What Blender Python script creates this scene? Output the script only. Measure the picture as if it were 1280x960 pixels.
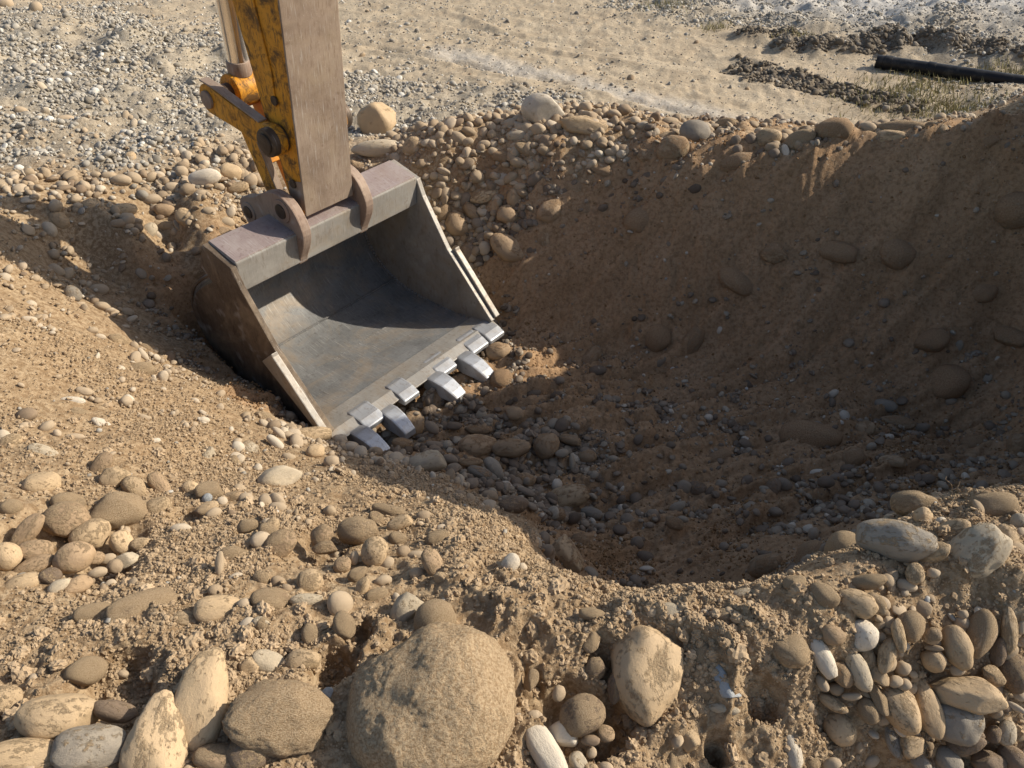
import bpy, bmesh, math, random
import numpy as np
from mathutils import Vector, Matrix

for o in list(bpy.data.objects):
    bpy.data.objects.remove(o)
random.seed(7)
RNG = np.random.default_rng(11)
scene = bpy.context.scene
COL = scene.collection
R = math.radians

# ---------------------------------------------------------------- camera, world, sun, exposure
PITCH = R(40.0)
FOC = 961.0                                   # focal length in pixels of a 1280 px wide picture
cam_d = bpy.data.cameras.new('camera')
cam_d.sensor_width = 36.0
cam_d.lens = 36.0 * FOC / 1280.0
cam_d.clip_start = 0.05
cam_d.clip_end = 2000.0
cam = bpy.data.objects.new('camera', cam_d)
COL.objects.link(cam)
cam.location = (0, 0, 0)
cam.rotation_euler = (R(90) - PITCH, 0, 0)
scene.camera = cam

SUN_EL, SUN_AZ = R(32.0), R(13.0)              # azimuth measured from +x towards +y
world = bpy.data.worlds.new('World')
scene.world = world
world.use_nodes = True
wn = world.node_tree
sky = wn.nodes.new('ShaderNodeTexSky')
sky.sky_type = 'NISHITA'
sky.sun_disc = False
sky.sun_elevation = SUN_EL
sky.sun_rotation = R(90) - SUN_AZ
sky.dust_density = 2.0
wn.links.new(sky.outputs[0], wn.nodes['Background'].inputs[0])
wn.nodes['Background'].inputs[1].default_value = 0.125
sun_d = bpy.data.lights.new('sun', 'SUN')
sun_d.energy = 5.0
sun_d.angle = R(0.5)
sun_d.color = (1.0, 0.93, 0.81)
sun = bpy.data.objects.new('sun', sun_d)
COL.objects.link(sun)
sdir = Vector((math.cos(SUN_EL) * math.cos(SUN_AZ), math.cos(SUN_EL) * math.sin(SUN_AZ), math.sin(SUN_EL)))
sun.rotation_euler = sdir.to_track_quat('Z', 'Y').to_euler()
sun.location = sdir * 30
vs = scene.view_settings
vs.view_transform = 'Standard'
vs.look = 'None'
vs.exposure = 0.3
vs.gamma = 1.0
scene.render.resolution_x, scene.render.resolution_y = 1024, 768
try:
    scene.cycles.max_bounces = 6
    scene.cycles.diffuse_bounces = 3
except Exception:
    pass

# ---------------------------------------------------------------- numeric helpers
CP, SP = math.cos(PITCH), math.sin(PITCH)


def ray(u, v):
    a = (np.asarray(u, float) - 640) / FOC
    b = (480 - np.asarray(v, float)) / FOC
    return a, CP + b * SP, b * CP - SP


def project(x, y, z):
    d = y * CP - z * SP
    return 640 + FOC * x / d, 480 - FOC * (y * SP + z * CP) / d, d


def h2(ix, iy, seed):
    n = (ix.astype(np.int64) * 374761393 + iy.astype(np.int64) * 668265263 + seed * 1274126177) & 0xffffffff
    n = ((n ^ (n >> 13)) * 1274126177) & 0xffffffff
    n = n ^ (n >> 16)
    return (n & 0xffffff) / float(0x1000000)


def vnoise(x, y, seed):
    ix, iy = np.floor(x), np.floor(y)
    fx, fy = x - ix, y - iy
    fx = fx * fx * fx * (fx * (fx * 6 - 15) + 10)
    fy = fy * fy * fy * (fy * (fy * 6 - 15) + 10)
    a, b = h2(ix, iy, seed), h2(ix + 1, iy, seed)
    c, d = h2(ix, iy + 1, seed), h2(ix + 1, iy + 1, seed)
    return (a + (b - a) * fx + (c - a) * fy + (a - b - c + d) * fx * fy) * 2 - 1


def fbm(x, y, freq, octs, seed, gain=0.5):
    s, amp, tot = 0, 1.0, 0
    for k in range(octs):
        an = 0.6 + k * 1.1
        xr = x * math.cos(an) - y * math.sin(an)
        yr = x * math.sin(an) + y * math.cos(an)
        s = s + amp * vnoise(xr * freq + 17.3 * k, yr * freq - 9.1 * k, seed + k)
        tot += amp
        amp *= gain
        freq *= 2.03
    return s / tot


def domes(x, y, freq, seed, rmin=0.2, rmax=0.6, keep=0.7):
    """half-buried lumps: height field of random flattened spheres, unit = cell"""
    X, Y = x * freq, y * freq
    ix, iy = np.floor(X), np.floor(Y)
    out = np.zeros_like(X)
    for dx in (-1, 0, 1):
        for dy in (-1, 0, 1):
            cx, cy = ix + dx, iy + dy
            px = cx + h2(cx, cy, seed)
            py = cy + h2(cx, cy, seed + 1)
            r = rmin + (rmax - rmin) * h2(cx, cy, seed + 2) ** 2
            on = h2(cx, cy, seed + 3) < keep
            d2 = ((X - px) ** 2 + (Y - py) ** 2) / (r * r)
            hgt = np.sqrt(np.clip(1 - d2, 0, None)) * r
            out = np.maximum(out, np.where(on, hgt, 0))
    return out / freq


def sstep(a, b, t):
    t = np.clip((t - a) / (b - a), 0, 1)
    return t * t * (3 - 2 * t)


# ---------------------------------------------------------------- terrain: pixel, height, gravel, moist, cobbles, clods
# columns: u v z | grey gravel | moist soil | cobble density | clod roughness
CPTS = """
0 960 -1.78 0 0 .3 .8
300 960 -1.84 0 0 .4 .7
640 960 -1.90 0 0 .3 1
850 960 -2.05 0 0 .5 1
1060 960 -2.12 0 .2 .8 1
1280 960 -2.16 0 .2 1 .8
0 850 -1.84 0 0 .1 .9
300 850 -1.86 0 0 .1 .9
520 800 -1.89 0 0 .1 1
680 850 -1.92 0 0 .2 1
850 850 -1.93 0 0 .4 1.2
1000 850 -1.92 0 0 .3 1.2
1150 850 -1.93 0 0 1 .8
1280 850 -1.95 0 0 1 .8
690 740 -1.87 0 0 .1 1.3
850 745 -1.84 0 0 .2 1.3
1000 735 -1.80 0 0 .3 1.2
1130 735 -1.80 0 0 .9 .9
1280 735 -1.80 0 0 .6 1.2
640 690 -2.02 0 0 .1 1
640 655 -2.24 0 0 .1 .8
560 620 -2.42 0 0 .15 .7
500 590 -2.60 0 .1 .2 .6
430 560 -2.78 0 .1 .6 .4
405 538 -2.94 0 .3 1 .4
340 540 -2.66 0 0 .6 .3
300 590 -2.42 0 0 .3 .5
200 590 -2.22 0 0 .2 .6
80 590 -2.07 0 0 .2 .5
0 560 -2.02 0 0 .2 .5
0 680 -1.88 0 0 .4 .6
110 690 -2.02 0 0 .8 .4
240 690 -2.0 0 0 .3 .8
380 680 -2.04 0 0 .7 .7
520 690 -2.04 0 0 .6 .8
140 780 -1.86 0 0 .05 1.1
300 770 -1.87 0 0 .2 1
0 400 -2.02 0 0 .25 .4
100 450 -2.26 0 0 .4 .4
190 460 -2.56 0 0 .5 .3
270 500 -2.62 0 0 .4 .3
330 510 -2.88 0 .7 .2 .2
300 450 -2.93 0 .8 .2 .2
245 400 -2.82 0 .7 .2 .2
160 400 -2.58 0 .3 .3 .3
0 300 -2.10 .1 .2 .4 .3
60 340 -2.32 0 .2 .4 .3
130 335 -2.52 0 .1 .3 .3
220 320 -2.62 0 .1 .5 .3
150 265 -2.22 .25 0 1 .2
50 250 -2.14 .3 0 .8 .2
230 270 -2.36 .05 0 .7 .4
250 225 -2.28 .6 0 .8 .2
150 200 -2.22 .9 0 .5 .2
30 180 -2.16 .9 0 .4 .2
100 120 -2.22 1 0 .4 .2
0 80 -2.18 1 0 .4 .2
40 20 -2.22 .8 0 .5 .3
150 60 -2.40 .9 0 .3 .3
250 160 -2.36 1 0 .3 .2
250 90 -2.55 .9 0 .2 .2
220 20 -2.75 .15 0 .1 .2
120 0 -2.70 .6 0 .2 .2
500 190 -2.22 .2 .1 .7 .3
560 180 -2.13 0 .1 .8 .5
660 172 -2.08 0 0 .9 .5
760 180 -2.08 0 0 .9 .5
870 172 -2.04 0 0 .9 .4
1000 172 -1.98 0 0 .9 .4
1100 160 -1.92 0 0 .8 .3
1190 152 -1.84 0 0 .6 .3
1280 145 -1.76 0 0 .5 .3
470 150 -2.52 1 0 .3 .2
560 150 -2.56 1 0 .3 .2
650 128 -2.62 .8 0 .2 .2
440 60 -2.72 .05 0 .05 .1
440 110 -2.62 .7 0 .1 .2
640 90 -2.74 .05 0 .02 .1
760 60 -2.78 .05 0 .02 .1
900 130 -2.78 .0 0 .02 .1
900 70 -2.80 .05 0 .05 .2
1050 120 -2.80 .08 0 .05 .2
1200 130 -2.80 .5 0 .3 .2
1280 60 -2.78 .9 0 .2 .3
1130 30 -2.80 1 0 .05 .3
900 10 -2.80 .9 0 .3 .3
1280 0 -2.80 1 0 .05 .3
640 10 -2.80 .08 0 .02 .15
450 0 -2.80 .08 0 .05 .15
640 240 -2.40 0 .6 1 .2
580 260 -2.52 0 .5 1 .2
600 320 -2.76 0 .6 1 .2
640 330 -2.78 0 .8 .5 .2
610 380 -3.06 0 .9 .6 .2
900 520 -3.16 0 1 .5 .2
1050 520 -3.08 0 1 .6 .2
1280 520 -2.98 0 1 .2 .25
640 460 -3.14 0 1 .6 .2
740 510 -3.08 0 1 .3 .2
520 530 -3.08 0 1 1 .2
470 550 -3.02 0 .9 1 .2
560 575 -3.04 0 1 1 .2
660 570 -3.12 0 1 1 .2
720 640 -3.12 0 1 .8 .2
800 600 -3.12 0 1 .6 .2
900 640 -3.06 0 1 .7 .2
1000 620 -3.04 0 1 .5 .2
1100 585 -2.98 0 1 .3 .25
1280 575 -2.84 0 1 .2 .25
800 700 -3.10 0 1 .4 .2
1180 622 -1.93 0 .1 .5 .8
1280 612 -1.86 0 .1 .4 .8
1100 665 -1.93 0 .1 .5 .8
1020 695 -1.93 0 .3 .4 .8
1250 680 -1.83 0 0 .4 1
560 440 -3.12 0 1 .5 .2
700 262 -2.46 0 .6 .5 .4
785 236 -2.32 0 .85 .4 .3
850 222 -2.19 0 .95 .15 .25
925 217 -2.131 0 .95 .15 .25
1000 212 -2.072 0 .95 .15 .25
1075 198 -1.993 0 .95 .15 .25
1150 183 -1.889 0 .95 .15 .25
1215 175 -1.833 0 .95 .15 .25
1280 168 -1.779 0 .95 .15 .25
680 430 -3.2 0 1 .1 .2
760 430 -3.19 0 1 .1 .2
830 430 -3.15 0 1 .1 .2
900 430 -3.11 0 1 .1 .2
975 430 -3.055 0 1 .1 .2
1050 430 -3.0 0 1 .1 .2
1130 430 -2.95 0 1 .1 .2
1210 430 -2.9 0 1 .1 .2
1280 430 -2.855 0 1 .1 .2
"""
_rows = np.array([[float(t) for t in l.split()] for l in CPTS.strip().splitlines()])
_a, _b, _c = ray(_rows[:, 0], _rows[:, 1])
_k = _rows[:, 2] / _c
PX, PY, PZ = _a * _k, _b * _k, _rows[:, 2]
ATT = _rows[:, 3:7]
# what lies outside the picture, in metres: far ground, a heap added unseen on the right to shade the pit, ground by the viewer
WPTS = np.array([
    (3.9, 3.6, .25), (3.9, 2.9, .3), (3.9, 2.3, -0.6), (4.6, 3.4, .5), (4.6, 2.5, .1), (3.9, 4.25, .2), (4.8, 4.9, -1.5), (3.9, 4.72, -.95),
    (0.3, 1.95, -2.8), (0.45, 1.75, -2.85), (0.75, 1.75, -2.85), (.6, 2.05, -3.1), (1.0, 1.85, -2.7), (1.45, 2.12, -2.65), (1.85, 2.2, -2.55),
    (3.4, 1.3, -1.9), (5.0, 1.2, -1.9), (2.6, 0.9, -2.0), (3.5, 0.2, -2.1), (6.5, 3.4, -0.9), (8.5, 3.0, -2.4), (8, 6.5, -2.7),
    (-3.6, 2.2, -1.9), (-4.5, 4.0, -2.0), (-6, 6, -2.2), (-3, .5, -1.8), (0, -1.5, -1.8), (-4, -3, -1.9), (4, -3, -2.0),
    (-12, 10, -2.6), (12, 8, -2.8), (12, 14, -2.8), (-12, 18, -2.8), (0, 20, -2.8), (20, 25, -2.8), (-25, 25, -2.8),
    (0, 60, -2.8), (60, 60, -2.8), (-60, 60, -2.8), (60, 0, -2.8), (-60, 0, -2.8), (0, -40, -2.4), (50, -50, -2.8), (-50, -50, -2.8),
    (0.6, 6.6, -2.66), (2.2, 6.4, -2.74), (-0.6, 6.2, -2.6), (3.6, 6.3, -2.7), (-.9, 4.35, -3.1), (-.7, 3.9, -3.12), (-1.3, 4.1, -3.05),
    (0.741, 4.618, -2.607), (0.702, 4.427, -2.894), (1.074, 4.529, -2.507), (1.054, 4.356, -2.824), (1.438, 4.466, -2.454), (1.417, 4.297, -2.777), (1.795, 4.395, -2.396), (1.781, 4.225, -2.721), (2.147, 4.362, -2.325), (2.135, 4.173, -2.658), (2.477, 4.298, -2.239), (2.486, 4.108, -2.589), (2.78, 4.25, -2.185), (2.816, 4.051, -2.537), (3.055, 4.197, -2.134), (3.103, 3.995, -2.489),
    (-1.9, 4.4, -2.5), (-1.2, 4.9, -2.5), (-1.5, 4.6, -2.8)])
WATT = np.array([(0, 1, .1, .3)] * 8 + [(0, 1, .3, .2)] * 7 + [(0, .3, .1, .3)] * 14 + [(.6, 0, .1, .2)] * 15 + [(.6, 0, .3, .2)] * 4 + [(0, .9, .3, .2)] * 3 + [(0, 1, .1, .2)] * 16 + [(0, .35, .3, .2)] * 3, float)
CX, CY, CZ = (np.concatenate([p, WPTS[:, i]]) for i, p in enumerate((PX, PY, PZ)))
CA = np.concatenate([ATT, WATT])
_mean = -2.6
_d = np.sqrt((CX[:, None] - CX) ** 2 + (CY[:, None] - CY) ** 2 + 0.0225)
_w = np.linalg.solve(_d + 0.012 * -np.eye(len(CX)), CZ - _mean)


def base_height(x, y):
    out = np.zeros(x.size)
    xf, yf = x.ravel(), y.ravel()
    for s in range(0, xf.size, 40000):
        d = np.sqrt((xf[s:s + 40000, None] - CX) ** 2 + (yf[s:s + 40000, None] - CY) ** 2 + 0.0225)
        out[s:s + 40000] = d @ _w
    return out.reshape(x.shape) + _mean


def zones(x, y):
    xf, yf = x.ravel(), y.ravel()
    wx = xf + 0.12 * vnoise(xf * 1.7, yf * 1.7, 91) + .05 * vnoise(xf * 6, yf * 6, 93)
    wy = yf + 0.12 * vnoise(xf * 1.7 + 9, yf * 1.7, 92) + .05 * vnoise(xf * 6 + 5, yf * 6, 94)
    out = np.zeros((xf.size, 4))
    for s in range(0, xf.size, 40000):
        d2 = (wx[s:s + 40000, None] - CX) ** 2 + (wy[s:s + 40000, None] - CY) ** 2 + 1e-4
        w = d2 ** -2
        out[s:s + 40000] = (w @ CA) / w.sum(1, keepdims=True)
    return [out[:, i].reshape(x.shape) for i in range(4)]


def gp(u, v, z):
    a, b, c = ray(u, v)
    return float(a * z / c), float(b * z / c)


def seg_dist(x, y, p, q):
    dx, dy = q[0] - p[0], q[1] - p[1]
    L = math.hypot(dx, dy)
    t = ((x - p[0]) * dx + (y - p[1]) * dy) / (L * L)
    tc = np.clip(t, 0, 1)
    return np.hypot(x - p[0] - tc * dx, y - p[1] - tc * dy), t * L, L


RIDGE = [(gp(930, 48, -2.8), gp(1000, 50, -2.8), .10, .16), (gp(985, 62, -2.8), gp(1110, 66, -2.8), .14, .2),
         (gp(1095, 56, -2.8), gp(1330, 88, -2.8), .20, .2), (gp(925, 75, -2.8), gp(1140, 132, -2.8), .05, .16),
         (gp(-20, 82, -2.2), gp(40, 92, -2.2), .06, .15), (gp(120, 92, -2.4), gp(180, 52, -2.45), .1, .12),
         (gp(205, 90, -2.5), gp(240, 112, -2.5), .08, .1), (gp(120, 165, -2.25), gp(190, 150, -2.3), .06, .1),
         (gp(225, 185, -2.3), gp(300, 200, -2.3), .06, .1), (gp(560, 15, -2.8), gp(620, 40, -2.8), .03, .08)] + [
         (gp(a, b, -2.76), gp(c, d, -2.78), h, w) for a, b, c, d, h, w in (
             (430, 52, 900, 150, -.03, .05), (430, 76, 860, 160, -.025, .05), (430, 60, 900, 158, .025, .05), (500, 20, 980, 96, -.03, .06), (480, 28, 960, 108, .03, .05),
             (560, 8, 900, 50, .03, .05), (90, 8, 260, 30, .04, .07), (440, 95, 640, 132, -.04, .07))]
TRACKS = [(gp(915, 82, -2.8), gp(1150, 140, -2.8), .36), (gp(930, 98, -2.8), gp(1075, 120, -2.8), .25)]


def mid_height(x, y, zn):
    """shape without the fine crumbs: what stones rest on"""
    g, m, c, r = zn
    z = base_height(x, y)
    z = z + fbm(x, y, 2.2, 3, 5) * (0.035 + .02 * g) * (1 - .6 * m) * (1 - .6 * sstep(5.8, 6.6, y) * (1 - g))
    z = z + fbm(x, y, 7.0, 2, 21) * (0.012 + 0.014 * r) * (1 - .3 * m)
    for p, q, h, w in RIDGE:
        d, t, L = seg_dist(x, y, p, q)
        z = z + h * np.exp(-(d / w) ** 2) * (0.75 + 0.5 * vnoise(x * 6, y * 6, 77))
    # the hole the bucket stands in
    dx, dy = x + 1.230, y - 4.251
    lu = dx * math.cos(R(50.594)) + dy * math.sin(R(50.594))
    ln = dx * math.sin(R(50.594)) - dy * math.cos(R(50.594))
    ins = sstep(.80, .70, np.abs(lu)) * sstep(-.62, -.46, ln) * sstep(1.32, 1.1, ln)
    return z + ins * (np.minimum(z, -3.28 + .11 * sstep(.8, 1.0, ln)) - z)


def full_height(x, y, zn):
    g, m, c, r = zn
    z = mid_height(x, y, zn)
    near = sstep(6.0, 2.0, y)
    # clods and crumbs of loose soil
    soft = np.clip(r, 0, 1.4)
    lump = sstep(-.15, .5, fbm(x, y, 3.1, 2, 41))
    z = z + soft * (1 - m) * (domes(x, y, 11, 51, .15, .55, .55) * .55 * lump + domes(x, y, 27, 55, .2, .6, .6) * .6 * (.3 + .7 * lump)) * near
    z = z + (1 - m) * (domes(x, y, 60, 59, .2, .6, .7) * .6 + fbm(x, y, 45, 3, 61) * .0045) * near * (.35 + .65 * soft)
    # scraped wall: low buried lumps and grooves running up the slope
    gx, gy = .944, .33
    s, t = x * gx + y * gy, -x * gy + y * gx
    wall = m * sstep(2.0, 2.6, y)
    z = z + wall * (fbm(s * .35, t * 1.6, 5.5, 4, 71) * .055 + fbm(s * .12, t * 2.6, 7, 3, 73) * .075 + domes(x + .05 * vnoise(x * 5, y * 5, 3), y, 2.6, 75, .2, .5, .5) * .16
                    + domes(x, y, 6, 79, .15, .5, .5) * .6 + domes(x, y, 20, 83, .15, .5, .45) * .9 + fbm(x, y, 28, 3, 85) * .014)
    rg = 1 - np.abs(fbm(x, y, 5.2, 3, 121))
    z = z + np.clip(r - .55, 0, .8) * (1 - m) * near * ((rg ** 3 - .45) * .06 + (1 - np.abs(fbm(x, y, 16, 3, 125))) ** 4 * .016)
    # gravel
    z = z + g * (domes(x, y, 9, 101, .2, .6, .6) * .28 + domes(x, y, 22, 105, .2, .6, .8) * .5 + fbm(x, y, 1.3, 3, 107) * .13 + np.abs(fbm(x, y, 3.6, 3, 109)) * .09)
    for p, q, w in TRACKS:
        d, t, L = seg_dist(x, y, p, q)
        on = sstep(w * .55, w * .4, d) * (t > 0) * (t < L)
        z = z + on * .035 * np.sign(np.sin((t + d * .4) * 2 * math.pi / .15)) * (0.5 + .5 * vnoise(x * 3, y * 3, 9))
    # ruts of the haul road
    rs, rt = x * .90 - y * .44, x * .44 + y * .90
    road = (1 - g) * sstep(5.8, 6.6, y)
    z = z + road * (fbm(rs * .25, rt * 2.2, 2.2, 4, 111) * .02 + fbm(x, y, 14, 3, 113) * .012)
    return z


def hit(u, v):
    """walk the view ray to the ground"""
    u, v = np.asarray(u, float), np.asarray(v, float)
    a, b, c = ray(u, v)
    lo = np.full(u.shape, 0.4)
    done = np.zeros(u.shape, bool)
    k = lo.copy()
    res = np.full(u.shape, 8.0)
    while k[0] < 16:
        x, y = a * k, b * k
        zn = zones(x, y)
        zn[1] = sstep(.1, .75, zn[1])
        below = (c * k < full_height(x, y, zn)) & ~done
        res[below] = k[below]
        done |= below
        k = k + 0.012 * k
    x, y = a * res, b * res
    return x, y, c * res, res


# ---------------------------------------------------------------- object helpers
def tag(o, label=None, cat=None, group=None, kind=None):
    if label:
        o['label'] = label
    if cat:
        o['category'] = cat
    if group:
        o['group'] = group
    if kind:
        o['kind'] = kind
    return o


def link(name, data, mat=None, parent=None):
    o = bpy.data.objects.new(name, data)
    COL.objects.link(o)
    if mat is not None and data is not None and not data.materials:
        data.materials.append(mat)
    if parent is not None:
        o.parent = parent
    return o


def np_mesh(name, verts, faces, smooth=True):
    me = bpy.data.meshes.new(name)
    verts = np.asarray(verts, np.float32)
    faces = np.asarray(faces, np.int32)
    n, k = faces.shape
    me.vertices.add(len(verts))
    me.vertices.foreach_set('co', verts.ravel())
    me.loops.add(n * k)
    me.loops.foreach_set('vertex_index', faces.ravel())
    me.polygons.add(n)
    me.polygons.foreach_set('loop_start', np.arange(0, n * k, k, dtype=np.int32))
    me.polygons.foreach_set('loop_total', np.full(n, k, np.int32))
    me.polygons.foreach_set('use_smooth', np.full(n, smooth))
    me.update(calc_edges=True)
    me.validate()
    return me


# ---------------------------------------------------------------- materials
class NT:
    def __init__(self, name):
        self.m = bpy.data.materials.new(name)
        self.m.use_nodes = True
        self.t = self.m.node_tree
        self.b = self.t.nodes['Principled BSDF']
        self.b.inputs['Specular IOR Level'].default_value = 0.25

    def n(self, typ, **kw):
        nd = self.t.nodes.new(typ)
        for k, v in kw.items():
            setattr(nd, k, v)
        return nd

    def l(self, a, b):
        self.t.links.new(a, b)

    def noise(self, vec, scale, detail=5, rough=.6, dist=0, typ=None):
        nd = self.n('ShaderNodeTexNoise')
        nd.inputs['Scale'].default_value = scale
        nd.inputs['Detail'].default_value = detail
        nd.inputs['Roughness'].default_value = rough
        nd.inputs['Distortion'].default_value = dist
        if vec is not None:
            self.l(vec, nd.inputs['Vector'])
        return nd.outputs['Fac']

    def ramp(self, fac, stops):
        nd = self.n('ShaderNodeValToRGB')
        el = nd.color_ramp.elements
        while len(el) < len(stops):
            el.new(0.5)
        for e, (p, c) in zip(el, stops):
            e.position = p
            e.color = (*c, 1) if isinstance(c, tuple) else (c, c, c, 1)
        self.l(fac, nd.inputs[0])
        return nd.outputs[0]

    def mix(self, fac, a, b, mode='MIX'):
        nd = self.n('ShaderNodeMix', data_type='RGBA', blend_type=mode)
        for s, v in ((nd.inputs[0], fac), (nd.inputs[6], a), (nd.inputs[7], b)):
            if isinstance(v, (int, float)):
                s.default_value = v
            elif isinstance(v, tuple):
                s.default_value = (*v, 1)
            else:
                self.l(v, s)
        return nd.outputs[2]

    def math(self, op, a, b=0.0, clamp=False):
        nd = self.n('ShaderNodeMath', operation=op, use_clamp=clamp)
        for s, v in ((nd.inputs[0], a), (nd.inputs[1], b)):
            if isinstance(v, (int, float)):
                s.default_value = v
            else:
                self.l(v, s)
        return nd.outputs[0]

    def bump(self, h, strength, dist, normal=None):
        nd = self.n('ShaderNodeBump')
        nd.inputs['Strength'].default_value = strength
        nd.inputs['Distance'].default_value = dist
        self.l(h, nd.inputs['Height'])
        if normal is not None:
            self.l(normal, nd.inputs['Normal'])
        return nd.outputs[0]

    def obj(self):
        return self.n('ShaderNodeTexCoord').outputs['Object']

    def attr(self, name, typ='GEOMETRY'):
        nd = self.n('ShaderNodeAttribute', attribute_type=typ, attribute_name=name)
        return nd

    def base(self, c, rough=None, normal=None, metal=None):
        for key, v in (('Base Color', c), ('Roughness', rough), ('Normal', normal), ('Metallic', metal)):
            if v is None:
                continue
            if isinstance(v, (int, float)):
                self.b.inputs[key].default_value = v
            elif isinstance(v, tuple):
                self.b.inputs[key].default_value = (*v, 1)
            else:
                self.l(v, self.b.inputs[key])
        return self.m


SOIL_A, SOIL_B, SOIL_C = (.365, .255, .148), (.455, .34, .21), (.235, .152, .08)
MOIST_A, MOIST_B, MOIST_C = (.34, .208, .108), (.43, .28, .16), (.185, .108, .053)


def mat_ground():
    t = NT('loose_soil_and_gravel')
    v = t.obj()
    g, m, dk, pl = (t.attr(a).outputs['Fac'] for a in ('gravel', 'moist', 'dark', 'pale'))
    n1 = t.noise(v, 3.0, 6, .65)
    n2 = t.noise(v, 38, 6, .7)
    n3 = t.noise(v, 140, 4, .7)
    soil = t.mix(t.ramp(n1, [(.35, 0.0), (.68, 1.0)]), SOIL_A, SOIL_B)
    soil = t.mix(t.ramp(n2, [(.42, 1.0), (.6, 0.0)]), soil, SOIL_C)
    soil = t.mix(t.ramp(n3, [(.62, 0.0), (.75, .8)]), soil, (.5, .40, .28))
    wet = t.mix(t.ramp(n1, [(.3, 0.0), (.7, 1.0)]), MOIST_A, MOIST_B)
    wet = t.mix(t.ramp(n2, [(.36, .7), (.56, 0.0)]), wet, MOIST_C)
    wet = t.mix(t.ramp(t.noise(v, 75, 3, .6), [(.66, 0.0), (.72, .9)]), wet, (.40, .32, .22))
    wet = t.mix(t.ramp(n3, [(.68, 0.0), (.76, .8)]), wet, (.34, .26, .18))
    vor = t.n('ShaderNodeTexVoronoi')
    vor.inputs['Scale'].default_value = 34
    t.l(v, vor.inputs['Vector'])
    bw = t.n('ShaderNodeRGBToBW')
    t.l(vor.outputs['Color'], bw.inputs[0])
    grv = t.mix(t.ramp(bw.outputs[0], [(.15, 0.0), (.85, 1.0)]), (.22, .19, .145), (.36, .325, .265))
    grv = t.mix(t.ramp(t.noise(v, 1.1, 5, .6), [(.42, .75), (.6, 0.0)]), grv, (.40, .33, .235))
    grv = t.mix(t.ramp(n2, [(.38, .8), (.52, 0.0)]), grv, (.17, .145, .11))
    road = t.mix(t.ramp(n1, [(.35, 0.0), (.68, 1.0)]), (.385, .30, .20), (.475, .39, .275))
    road = t.mix(t.ramp(n2, [(.4, .7), (.55, 0.0)]), road, (.29, .225, .15))
    soil = t.mix(t.attr('dry').outputs['Fac'], soil, road)
    c = t.mix(m, soil, wet)
    c = t.mix(t.math('MULTIPLY', t.math('ADD', g, t.math('SUBTRACT', n2, .5)), g, True), c, grv)
    c = t.mix(pl, c, t.mix(t.ramp(n2, [(.4, 0.0), (.6, 1.0)]), (.36, .33, .29), (.52, .495, .45)))
    c = t.mix(dk, c, t.mix(t.ramp(n2, [(.4, 0.0), (.6, 1.0)]), (.10, .075, .05), (.21, .17, .12)))
    h = t.math('ADD', t.math('MULTIPLY', n2, .7), t.math('MULTIPLY', n3, .4))
    nrm = t.bump(h, .8, .018)
    return t.base(c, .95, nrm)


def mat_stone():
    t = NT('dusty_river_stone')
    v = t.obj()
    oi = t.n('ShaderNodeObjectInfo')
    mp = t.n('ShaderNodeVectorMath', operation='ADD')
    t.l(v, mp.inputs[0])
    cx = t.n('ShaderNodeCombineXYZ')
    t.l(t.math('MULTIPLY', oi.outputs['Random'], 31.0), cx.inputs[0])
    t.l(t.math('MULTIPLY', oi.outputs['Random'], 77.0), cx.inputs[1])
    t.l(cx.outputs[0], mp.inputs[1])
    p = mp.outputs[0]
    col = oi.outputs['Color']
    n1, n2, n3 = t.noise(p, 1.3, 5, .62, .6), t.noise(p, 5, 6, .7), t.noise(p, 26, 5, .75)
    rnd = t.ramp(oi.outputs['Random'], [(0, .8), (1, 1.16)])
    c = t.mix(1.0, col, rnd, 'MULTIPLY')
    c = t.mix(t.ramp(n1, [(.4, 0.0), (.7, .75)]), c, t.mix(1.0, col, (1.3, 1.28, 1.22), 'MULTIPLY'))
    c = t.mix(t.ramp(n2, [(.55, 0.0), (.72, .6)]), c, t.mix(1.0, col, (.62, .57, .5), 'MULTIPLY'))
    c = t.mix(t.ramp(n3, [(.62, 0.0), (.74, .5)]), c, t.mix(1.0, col, (.6, .58, .54), 'MULTIPLY'))
    # soil that sticks, more of it on faces that look up
    geo = t.n('ShaderNodeNewGeometry')
    sx = t.n('ShaderNodeSeparateXYZ')
    t.l(geo.outputs['Normal'], sx.inputs[0])
    up = t.math('MULTIPLY', sx.outputs[2], .12)
    amt = t.math('ADD', t.math('ADD', t.math('MULTIPLY', t.math('SUBTRACT', n1, .5), 1.1), t.math('MULTIPLY', t.math('SUBTRACT', n2, .5), 1.1)), up)
    amt = t.math('ADD', amt, t.math('SUBTRACT', oi.outputs['Alpha'], .62))
    dirt = t.ramp(amt, [(.0, 0.0), (.14, 1.0)])
    soil = t.mix(t.ramp(n3, [(.4, 0.0), (.6, 1.0)]), SOIL_C, SOIL_B)
    soil = t.mix(t.attr('moist', 'OBJECT').outputs['Fac'], soil, t.mix(t.ramp(n3, [(.4, 0.0), (.6, 1.0)]), MOIST_C, MOIST_B))
    c = t.mix(t.math('MULTIPLY', dirt, .88), c, soil)
    h = t.math('ADD', t.math('MULTIPLY', n2, .35), t.math('MULTIPLY', t.math('MULTIPLY', n3, t.math('ADD', dirt, .18)), .8))
    nrm = t.bump(h, .75, .012)
    return t.base(c, t.math('ADD', t.math('MULTIPLY', dirt, .25), .66), nrm)


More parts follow.
